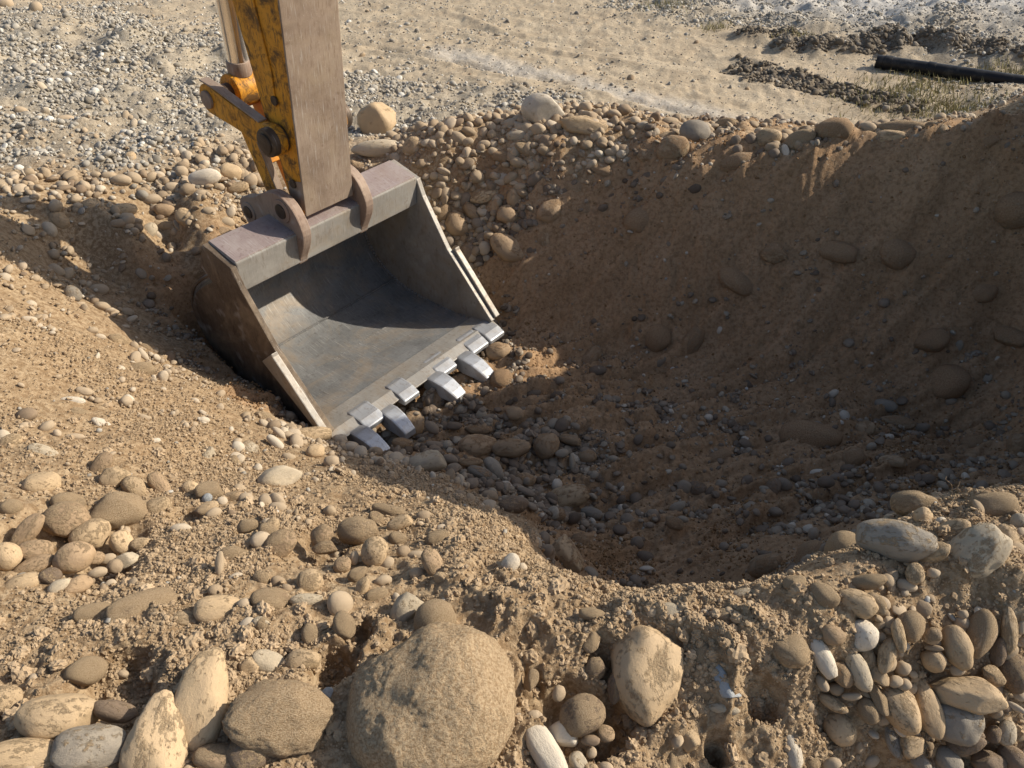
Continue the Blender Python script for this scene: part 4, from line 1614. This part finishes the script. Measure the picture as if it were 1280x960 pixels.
def stone_mesh(name, sub, seed, angular=0.0, crust=0.0, taper=0):
    r = np.random.default_rng(seed)
    p, f = ico(sub)
    p = p.copy()
    d = p.copy()
    e = r.uniform(1.95, 2.35)
    p /= (np.abs(p) ** e).sum(1, keepdims=True) ** (1 / e)
    p *= (1 + r.uniform(-.10, .10) * d[:, :1]) * (1 + r.uniform(-.16, .16) * d[:, 1:2] * d[:, :1])
    p *= 1 + (n3(d, 1.1, seed) * .16 + n3(d, 2.6, seed + 5) * .045)[:, None]
    if taper:
        p[:, 1:] *= (1 - taper * d[:, :1])
    k = int(5 + angular * 7)
    for _ in range(k):
        n = r.normal(size=3)
        n /= np.linalg.norm(n)
        off = r.uniform(.62, .82) if angular > .3 else r.uniform(.84 if crust > .4 else .70, .96)
        over = np.clip(p @ n - off, 0, None)
        p -= n * (over * (.93 if angular > .3 else .6))[:, None]
    if angular > .3:
        p *= 1 + (n3(d, 4, seed + 9) * .035)[:, None]
    if crust:
        c = sstep(-.35, .1, n3(d, 1.9, seed + 13) + .35 * d[:, 2] + .25 * d[:, 1])
        fine = np.abs(n3(d, 7, seed + 15)) * .03 + np.abs(n3(d, 15, seed + 17)) * .05 + np.abs(n3(d, 30, seed + 23)) * (.04 if sub > 5 else .006) + sstep(.05, .2, n3(d, 3.4, seed + 41)) * .02 + sstep(.12, .22, n3(d, 9, seed + 43)) * .02 + n3(d, 55, seed + 29) * (.016 if sub > 5 else 0)
        p *= 1 + (c * (.012 + fine) * crust)[:, None]
    else:
        p *= 1 + (n3(d, 7, seed + 31) * .012)[:, None]
    # fill the unit box so that the listed length and width are met
    for a in range(3):
        lo, hi = p[:, a].min(), p[:, a].max()
        p[:, a] = (p[:, a] - (lo + hi) / 2) * 2 / (hi - lo)
    return np_mesh(name, p, f)


lib = {}


def lib_mesh(kind, i, sub):
    key = (kind, i, sub)
    if key not in lib:
        ang, cr = {'round': (0, 0), 'angular': (1, .3), 'dirty': (.1, 1.0)}[kind]
        lib[key] = stone_mesh('stone', sub, 100 + 37 * i + {'round': 0, 'angular': 5000, 'dirty': 9000}[kind], ang, cr)
        lib[key].materials.append(M['stone'])
    return lib[key]


rows = []
for line in STONES.strip().splitlines():
    left, _, right = line.partition(';')
    t = left.split()
    ox, oy, sc = CROPS[t[0]]
    tone = t[6][0]
    soil, flags = '', t[6][1:]
    m_ = t[7]
    while m_ and m_[-1].isalpha():
        flags += m_[-1]
        m_ = m_[:-1]
    lab, _, short = right.partition('|')
    rows.append(dict(u=ox + float(t[1]) * sc, v=oy + float(t[2]) * sc, w=float(t[3]) * sc, h=float(t[4]) * sc, ang=R(float(t[5])),
                     tone=tone, flags=flags, soil=float(m_), label=lab.strip(), short=short.strip()))
for r in rows:     # where the stone meets the ground: below its middle, unless it is sunk in
    r['hv'] = math.hypot(r['w'] * math.sin(r['ang']), r['h'] * math.cos(r['ang'])) / 2
    r['vb'] = r['v'] + (0 if 'e' in r['flags'] else .62 * r['hv'])
hx, hy, hz, hk = hit([r['u'] for r in rows], [r['vb'] for r in rows])
hm = sstep(.1, .75, zones(hx, hy)[1])
RIGHT, UPV, BACK = Vector((1, 0, 0)), Vector((0, SP, CP)), Vector((0, -CP, SP))
for i, r in enumerate(rows):
    r['area'] = r['w'] * r['h']
    r['depth'] = hy[i] * CP - hz[i] * SP
    a_, b_, c_ = ray(r['u'], r['v'])
    r['p'] = Vector((a_, b_, c_)) * r['depth']
    r['moist'] = float(hm[i])
N_THINGS = 290
order = sorted(range(len(rows)), key=lambda i: (not rows[i]['label'], -rows[i]['area']))
thing_ids = set(order[:N_THINGS])
anchors = [r for r in rows if r['short']] + [dict(short=s_, u=u_, v=v_) for s_, u_, v_ in (
    ('bucket teeth', 560, 470), ('bucket hinge', 350, 270), ('soil wall crest', 1000, 215), ('far haul road', 700, 90), ('shaded pit floor', 800, 660))]
used = {}


def auto_label(r):
    near = sorted((a for a in anchors if a is not r), key=lambda a: math.hypot(a['u'] - r['u'], a['v'] - r['v']))
    asp = max(r['w'], r['h']) / min(r['w'], r['h'])
    shape = 'angular' if 'A' in r['flags'] else 'flat' if 'F' in r['flags'] else 'elongated' if asp > 1.6 else 'oval' if asp > 1.25 else 'round'
    L = max(r['w'], r['h'])
    size = 'large' if L > 52 else 'medium' if L > 32 else 'small' if L > 20 else 'tiny'
    if 'e' in r['flags']:
        shape = 'sunk'
    for A in near[:9]:
        dx, dy = r['u'] - A['u'], r['v'] - A['v']
        L0 = math.hypot(dx, dy) + 1e-6

        def off(b):
            ex, ey = b['u'] - A['u'], b['v'] - A['v']
            L1 = math.hypot(ex, ey) + 1e-6
            return -(ex * dx + ey * dy) / (L0 * L1) + .002 * L1
        for B in sorted((b for b in near if b is not A), key=off)[:8]:
            lab = f"{size} {TNAME[r['tone']]} {shape} stone by the {A['short']}, towards the {B['short']}"
            if len(lab.split()) <= 16 and lab not in used:
                used[lab] = 1
                return lab
    raise RuntimeError('no free label')


loose = []
for i, r in enumerate(rows):
    k = r['depth'] / FOC / 2
    a, b = r['w'] * k, r['h'] * k
    fl = r['flags']
    c = min(a, b) * (.55 if 'F' in fl else .8)
    if a > 2.2 * b:
        c = b * .9
    ca, sa = math.cos(r['ang']), math.sin(r['ang'])
    ax = RIGHT * ca + UPV * sa
    ay = UPV * ca - RIGHT * sa
    view = r['p'].normalized()
    back = -view
    ax = (ax - back * ax.dot(back)).normalized()
    ay = (ay - back * ay.dot(back) - ax * ay.dot(ax)).normalized()
    sink = .2 if 'e' in fl else -.05 if r['moist'] > .5 or 'A' in fl or 'F' in fl else -.16
    mat = Matrix((ax, ay, ax.cross(ay))).transposed()
    tilt = Matrix.Rotation(random.uniform(-.25, .25), 3, 'X') @ Matrix.Rotation(random.uniform(-.2, .2), 3, 'Y')
    pos = r['p'] + back * (c * sink)
    if i not in thing_ids:
        loose.append((pos, (a, b, c), (mat @ tilt).to_euler(), r))
        continue
    big = r['area'] > 3300
    kind = 'angular' if 'A' in fl or (not r['label'] and i % 6 == 0) else 'dirty' if (r['tone'] == 'd' or r['soil'] >= .7) and big else 'round'
    if r['area'] > 5200 or ('T' in fl or 'U' in fl):
        me = stone_mesh('stone', 6 if r['area'] > 30000 else 5 if r['area'] > 20000 or (r['soil'] > .7 and r['area'] > 8000) else 4, (731 if 'U' in fl else 700) + i, 1 if 'A' in fl else .1, (.5 if r['area'] > 30000 else 1.2) if r['soil'] >= .7 else .8 if r['soil'] > .45 else .25, .38 if 'T' in fl else .2 if 'U' in fl else 0)
        me.materials.append(M['stone'])
    else:
        me = lib_mesh(kind, random.randrange(14), 4 if big else 3)
    big_name = 'boulder' if max(a, b) > .075 else 'stone'
    o = link('boulder' if big_name == 'boulder' else 'stone', me)
    o.rotation_mode = 'QUATERNION'
    o.rotation_quaternion = (mat @ (Matrix.Identity(3) if r['label'] and r['area'] > 3300 else tilt)).to_quaternion()
    o.location = pos
    o.scale = (a, b, c)
    j = 1 + random.uniform(-.1, .1)
    o.color = (*[min(1, q * j) for q in TONES[r['tone']]], r['soil'])
    o['moist'] = r['moist']
    y_ = r['v']
    grp = ('stones in the far rim and its heap' if r['v'] < 400 and r['u'] > 440 and r['v'] < 300 else 'stones of the lit bank and slope' if r['u'] < 430 and r['v'] < 560
           else 'stones in the soil wall and pit floor' if r['moist'] > .5 else 'stones of the near bank')
    tag(o, r['label'] or auto_label(r), 'boulder' if big_name == 'boulder' else 'stone', grp)

# ---------------------------------------------------------------- what nobody could count: pebbles, gravel, crumbs
def scatter(name, pts, scl, rot, tone, mat, sub=2, rough=.35, freq=1.1, smooth=True, nproto=7):
    me = bpy.data.meshes.new(name)
    n = len(pts)
    me.vertices.add(n)
    me.vertices.foreach_set('co', np.asarray(pts, np.float32).ravel())
    for nm, typ, arr in (('scl', 'FLOAT_VECTOR', scl), ('rot', 'FLOAT_VECTOR', rot)):
        me.attributes.new(nm, typ, 'POINT').data.foreach_set('vector', np.asarray(arr, np.float32).ravel())
    me.attributes.new('tone', 'FLOAT', 'POINT').data.foreach_set('value', np.asarray(tone, np.float32))
    me.attributes.new('pid', 'INT', 'POINT').data.foreach_set('value', RNG.integers(0, nproto, n).astype(np.int32))
    o = link(name, me, mat)
    tag(o, kind='stuff')
    ng = bpy.data.node_groups.new(name + '_scatter', 'GeometryNodeTree')
    ng.interface.new_socket('Geometry', in_out='INPUT', socket_type='NodeSocketGeometry')
    ng.interface.new_socket('Geometry', in_out='OUTPUT', socket_type='NodeSocketGeometry')
    N = ng.nodes.new
    gi, go = N('NodeGroupInput'), N('NodeGroupOutput')
    join = N('GeometryNodeGeometryToInstance')
    for k in range(nproto):
        ic = N('GeometryNodeMeshIcoSphere')
        ic.inputs['Radius'].default_value = 1
        ic.inputs['Subdivisions'].default_value = sub
        ns = N('ShaderNodeTexNoise')
        ns.noise_dimensions = '4D'
        ns.inputs['W'].default_value = 3.7 * k + 1
        ns.inputs['Scale'].default_value = freq
        ns.inputs['Detail'].default_value = 2
        pos = N('GeometryNodeInputPosition')
        sub_ = N('ShaderNodeMath')
        sub_.operation = 'MULTIPLY_ADD'
        sub_.inputs[1].default_value = 2 * rough
        sub_.inputs[2].default_value = -rough
        ng.links.new(ns.outputs['Fac'], sub_.inputs[0])
        vm = N('ShaderNodeVectorMath')
        vm.operation = 'SCALE'
        ng.links.new(pos.outputs[0], vm.inputs[0])
        ng.links.new(sub_.outputs[0], vm.inputs['Scale'])
        sp = N('GeometryNodeSetPosition')
        ng.links.new(ic.outputs['Mesh'], sp.inputs['Geometry'])
        ng.links.new(vm.outputs[0], sp.inputs['Offset'])
        ss = N('GeometryNodeSetShadeSmooth')
        ss.inputs['Shade Smooth'].default_value = smooth
        sm = N('GeometryNodeSetMaterial')
        sm.inputs['Material'].default_value = mat
        ng.links.new(sp.outputs[0], ss.inputs['Geometry'])
        ng.links.new(ss.outputs[0], sm.inputs['Geometry'])
        ng.links.new(sm.outputs[0], join.inputs[0])
    iop = N('GeometryNodeInstanceOnPoints')
    ng.links.new(gi.outputs[0], iop.inputs['Points'])
    ng.links.new(join.outputs[0], iop.inputs['Instance'])
    iop.inputs['Pick Instance'].default_value = True
    for nm, typ, sock in (('pid', 'INT', 'Instance Index'), ('scl', 'FLOAT_VECTOR', 'Scale'), ('rot', 'FLOAT_VECTOR', 'Rotation')):
        na = N('GeometryNodeInputNamedAttribute')
        na.data_type = typ
        na.inputs['Name'].default_value = nm
        src = na.outputs['Attribute']
        if nm == 'rot':
            e = N('FunctionNodeEulerToRotation')
            ng.links.new(src, e.inputs[0])
            src = e.outputs[0]
        ng.links.new(src, iop.inputs[sock])
    ng.links.new(iop.outputs[0], go.inputs[0])
    md = o.modifiers.new('scatter', 'NODES')
    md.node_group = ng
    return o


# cells of the ground sheet that the picture, or a step to its side, can show
i0, i1 = np.searchsorted(ys, .45), np.searchsorted(ys, 12.7)
sl = (slice(i0, i1), slice(0, NX - 1))
cgx, cgy, cgz = GX[sl], GY[sl], GZ[sl]
dxs = np.diff(GX, axis=1)[i0:i1]
dys = np.diff(ys)[i0:i1][:, None]
slope = np.sqrt(1 + (np.diff(GZ, axis=0)[i0:i1, :NX - 1] / dys) ** 2)
slope = np.clip(slope, 1, 1.8)
u_, v_, dep_ = project(cgx, cgy, cgz)
vis = (u_ > -380) & (u_ < 1480) & (v_ > -90) & (v_ < 1060)
AREA = dxs * dys * slope * vis
zg, zm, zc, zr = (z_[sl] for z_ in ZN)
zp, zd = pale[sl], dark[sl]


def pick(weight, n):
    w = (weight * AREA).ravel()
    cdf = np.cumsum(w)
    ii = np.searchsorted(cdf, RNG.random(n) * cdf[-1])
    r_, c_ = np.unravel_index(np.clip(ii, 0, w.size - 1), cgx.shape)
    x = cgx[r_, c_] + RNG.random(n) * dxs[r_, c_]
    y = cgy[r_, c_] + RNG.random(n) * np.broadcast_to(dys, cgx.shape)[r_, c_]
    return x, y, cgz[r_, c_], r_, c_


def sizes(n, lo, hi, p=2.2):
    u = RNG.random(n)
    a, b = lo ** -p, hi ** -p
    return (a + (b - a) * u) ** (-1 / p)


def spread(name, weight, n, lo, hi, mat, p=2.2, sub=2, rough=.35, freq=1.1, smooth=True, sink=.25, flat=(.35, .8), tone=None, extra=()):
    n = int(n * 1.25)
    x, y, z, r_, c_ = pick(weight, n)
    s_ = sizes(n, lo, hi, p)
    sc_ = np.stack([s_, s_ * RNG.uniform(.6, 1, n), s_ * RNG.uniform(*flat, n)], -1)
    rot = np.stack([RNG.normal(0, .5, n), RNG.normal(0, .5, n), RNG.random(n) * 6.28], -1)
    P = np.stack([x, y, z + sc_[:, 2] * sink], -1)
    t = np.clip(RNG.normal(.5, .24, n), 0, 1) if tone is None else np.clip(RNG.normal(*tone, n), 0, 1)
    if extra:
        P = np.concatenate([P, [e[0] for e in extra]])
        sc_ = np.concatenate([sc_, [e[1] for e in extra]])
        rot = np.concatenate([rot, [tuple(e[2]) for e in extra]])
        t = np.concatenate([t, [dict(t=.5, p=.8, w=1, g=.55, s=.6, b=.25, k=.05, d=.4)[e[3]['tone']] for e in extra]])
    return scatter(name, P, sc_, rot, t, mat, sub, rough, freq, smooth)


dry, wet = (zm < .5), (zm >= .5)
farw = sstep(5.2, 6.2, cgy)
clump = .15 + sstep(-.15, .45, fbm(cgx, cgy, 2.3, 3, 201))
clump2 = .1 + sstep(0, .5, fbm(cgx, cgy, 5.5, 3, 205)) * 1.4
nearw = .14 + .86 * sstep(1.7, 3.0, cgy)
spread('pebbles', (zc ** 1.6 + .01) * clump2 * dry * (1 - .75 * zg) * (1 - farw * .8) * nearw, 2300, .013, .045, M['pebble'], 2.0, 3, .3, .9, extra=[e for e in loose if e[3]['moist'] < .5])
spread('small_pebbles', (zc + .06) * clump2 * dry * (1 - .6 * zg) * (1 - farw * .8) * nearw, 7500, .0045, .014, M['pebble'], 2.0, 2)
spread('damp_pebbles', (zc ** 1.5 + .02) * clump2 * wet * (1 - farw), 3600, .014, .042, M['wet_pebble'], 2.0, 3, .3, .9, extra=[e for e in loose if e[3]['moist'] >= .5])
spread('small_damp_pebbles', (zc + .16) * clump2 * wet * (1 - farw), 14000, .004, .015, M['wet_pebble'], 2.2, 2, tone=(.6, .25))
spread('grey_gravel', zg ** 1.3 * clump * (1 - .75 * zp), 15000, .014, .045, M['gravel'], 2.8, 2)
spread('fine_grey_gravel', (zg ** 1.6 + .01) * (clump + .2) * (1 - .5 * zp), 26000, .009, .018, M['gravel'], 2.0, 1, .3)
spread('road_gravel', farw * (1 - zg) * (.3 + clump) * (1 - .4 * zp), 4200, .006, .018, M['gravel'], 2.6, 1, .3, tone=(.62, .22))
spread('soil_crumbs', (zr + .12) * dry * clump * (1 - farw) * sstep(4.2, 2.0, cgy), 52000, .0028, .012, M['crumb'], 2.0, 1, .7, 1.6, False)
spread('soil_clods', zr ** 1.5 * dry * clump2 * (1 - farw) * sstep(4.2, 2.2, cgy), 1500, .010, .03, M['crumb'], 2.4, 3, .9, 3.2, False, -.1, (.5, .8))
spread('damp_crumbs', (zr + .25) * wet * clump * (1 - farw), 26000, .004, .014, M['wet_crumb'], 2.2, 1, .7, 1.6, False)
spread('ridge_clods', (zd > .25) * farw * zd, 5200, .012, .05, M['ridge_clod'], 2.2, 2, .7, 1.8, True, tone=(.55, .2))

spread('wall_stones', wet * (cgy > 3.2) * (1 - sstep(.5, .8, zc)) * (1 - farw), 750, .007, .03, M['wet_pebble'], 1.9, 3, .3, .9, tone=(.72, .2), sink=.1)
spread('rim_cobbles', sstep(.6, .9, zc) * (cgy > 4.2) * (1 - farw), 850, .022, .06, M['pebble'], 1.8, 3, .3, .9, tone=(.38, .2), sink=.5)
spread('bank_cobbles', sstep(.65, .95, zc) * (cgy < 1.7), 260, .012, .03, M['pebble'], 1.8, 3, .3, .9, tone=(.42, .22))
spread('floor_cobbles', sstep(.6, .95, zc) * wet * (cgy < 4.2), 420, .018, .045, M['wet_pebble'], 1.8, 3, .3, .9)

# ---------------------------------------------------------------- sparse grass on the far strip, dry roots on the ridge
def blades(name, pts, hgt):
    vs_, fs_ = [], []
    for x, y, z in pts:
        a = random.uniform(0, 6.28)
        l = random.uniform(0, 6.28)
        h = hgt * random.uniform(.5, 1.2)
        w = h * .06
        b = len(vs_)
        lx, ly = math.cos(l) * h * .5, math.sin(l) * h * .5
        vs_ += [(x - w * math.cos(a), y - w * math.sin(a), z), (x + w * math.cos(a), y + w * math.sin(a), z), (x + lx * .5 + w * .6, y + ly * .5, z + h * .6), (x + lx, y + ly, z + h)]
        fs_ += [(b, b + 1, b + 2), (b, b + 2, b + 3)]
    o = link(name, np_mesh(name, vs_, fs_), M['grass'])
    tag(o, kind='stuff')


pts = []
for u0, v0, su, sv, n in ((1140, 118, 45, 14, 1500), (1230, 92, 45, 5, 700), (1200, 140, 40, 8, 500), (835, 4, 18, 5, 260), (895, 34, 10, 3, 120), (1000, 50, 18, 3, 150)):
    for _ in range(n):
        q = gp(random.gauss(u0, su), random.gauss(v0, sv), -2.78)
        pts.append(q)
pz = ground_z([p[0] for p in pts], [p[1] for p in pts])
blades('grass', [(p[0], p[1], z) for p, z in zip(pts, pz)], .075)


def root_thing(name, label, u0, v0, strands, group=None):
    x, y, z, k = hit([u0], [v0])
    base = Vector((x[0], y[0], z[0] - .01))
    o = bpy.data.objects.new(name, None)
    COL.objects.link(o)
    o.location = base
    tag(o, label, 'root')
    pix = (base.y * CP - base.z * SP) / FOC
    for st in strands:
        P = [RIGHT * (du * pix) - UPV * (dv * pix) + BACK * (.012 + random.uniform(-.01, .015)) for du, dv in st]
        pts_ = []
        for j in range(len(P) - 1):
            p0, p1, p2, p3 = P[max(j - 1, 0)], P[j], P[j + 1], P[min(j + 2, len(P) - 1)]
            for q in range(4):
                t = q / 4
                pts_.append(.5 * ((2 * p1) + (p2 - p0) * t + (2 * p0 - 5 * p1 + 4 * p2 - p3) * t * t + (3 * p1 - p0 - 3 * p2 + p3) * t ** 3))
        pts_.append(P[-1])
        vs_, fs_ = [], []
        for j, p in enumerate(pts_):
            d = (pts_[min(j + 1, len(pts_) - 1)] - pts_[max(j - 1, 0)]).normalized()
            e1 = d.orthogonal().normalized()
            e2 = d.cross(e1)
            r_ = .0016 * (1.2 - .75 * j / len(pts_))
            for q in range(5):
                vs_.append(p + (e1 * math.cos(q * 1.2566) + e2 * math.sin(q * 1.2566)) * r_)
            if j:
                for q in range(5):
                    fs_.append(((j - 1) * 5 + q, (j - 1) * 5 + (q + 1) % 5, j * 5 + (q + 1) % 5, j * 5 + q))
        link('strand', np_mesh('strand', [tuple(v) for v in vs_], fs_), M['root'], o)


fan = []
for k in range(16):
    a = random.uniform(-4, 14)
    b = random.uniform(-9, 4)
    fan.append([(48 + random.uniform(-4, 10), 6 + b * .5), (25, -4 + b), (6, -2 + a * .3 + b * .4), (-8, 4 + a * .8), (-16 + random.uniform(-6, 6), 12 + a)])
root_thing('dry_roots', 'fan of thin dry rootlets hanging over the ridge above the ridge oval boulder', 1058, 652, fan)
root_thing('dry_root', 'single curled dry root standing up from the ridge crest', 1188, 622, [[(2, 10), (0, -2), (3, -12), (-1, -20), (-9, -26), (-7, -30)], [(0, -12), (5, -16), (8, -24)]])
root_thing('dry_root', 'single bent dry rootlet at the shaded edge of the lit soil crest', 655, 652, [[(0, 6), (3, -2), (8, -8), (16, -12)]])
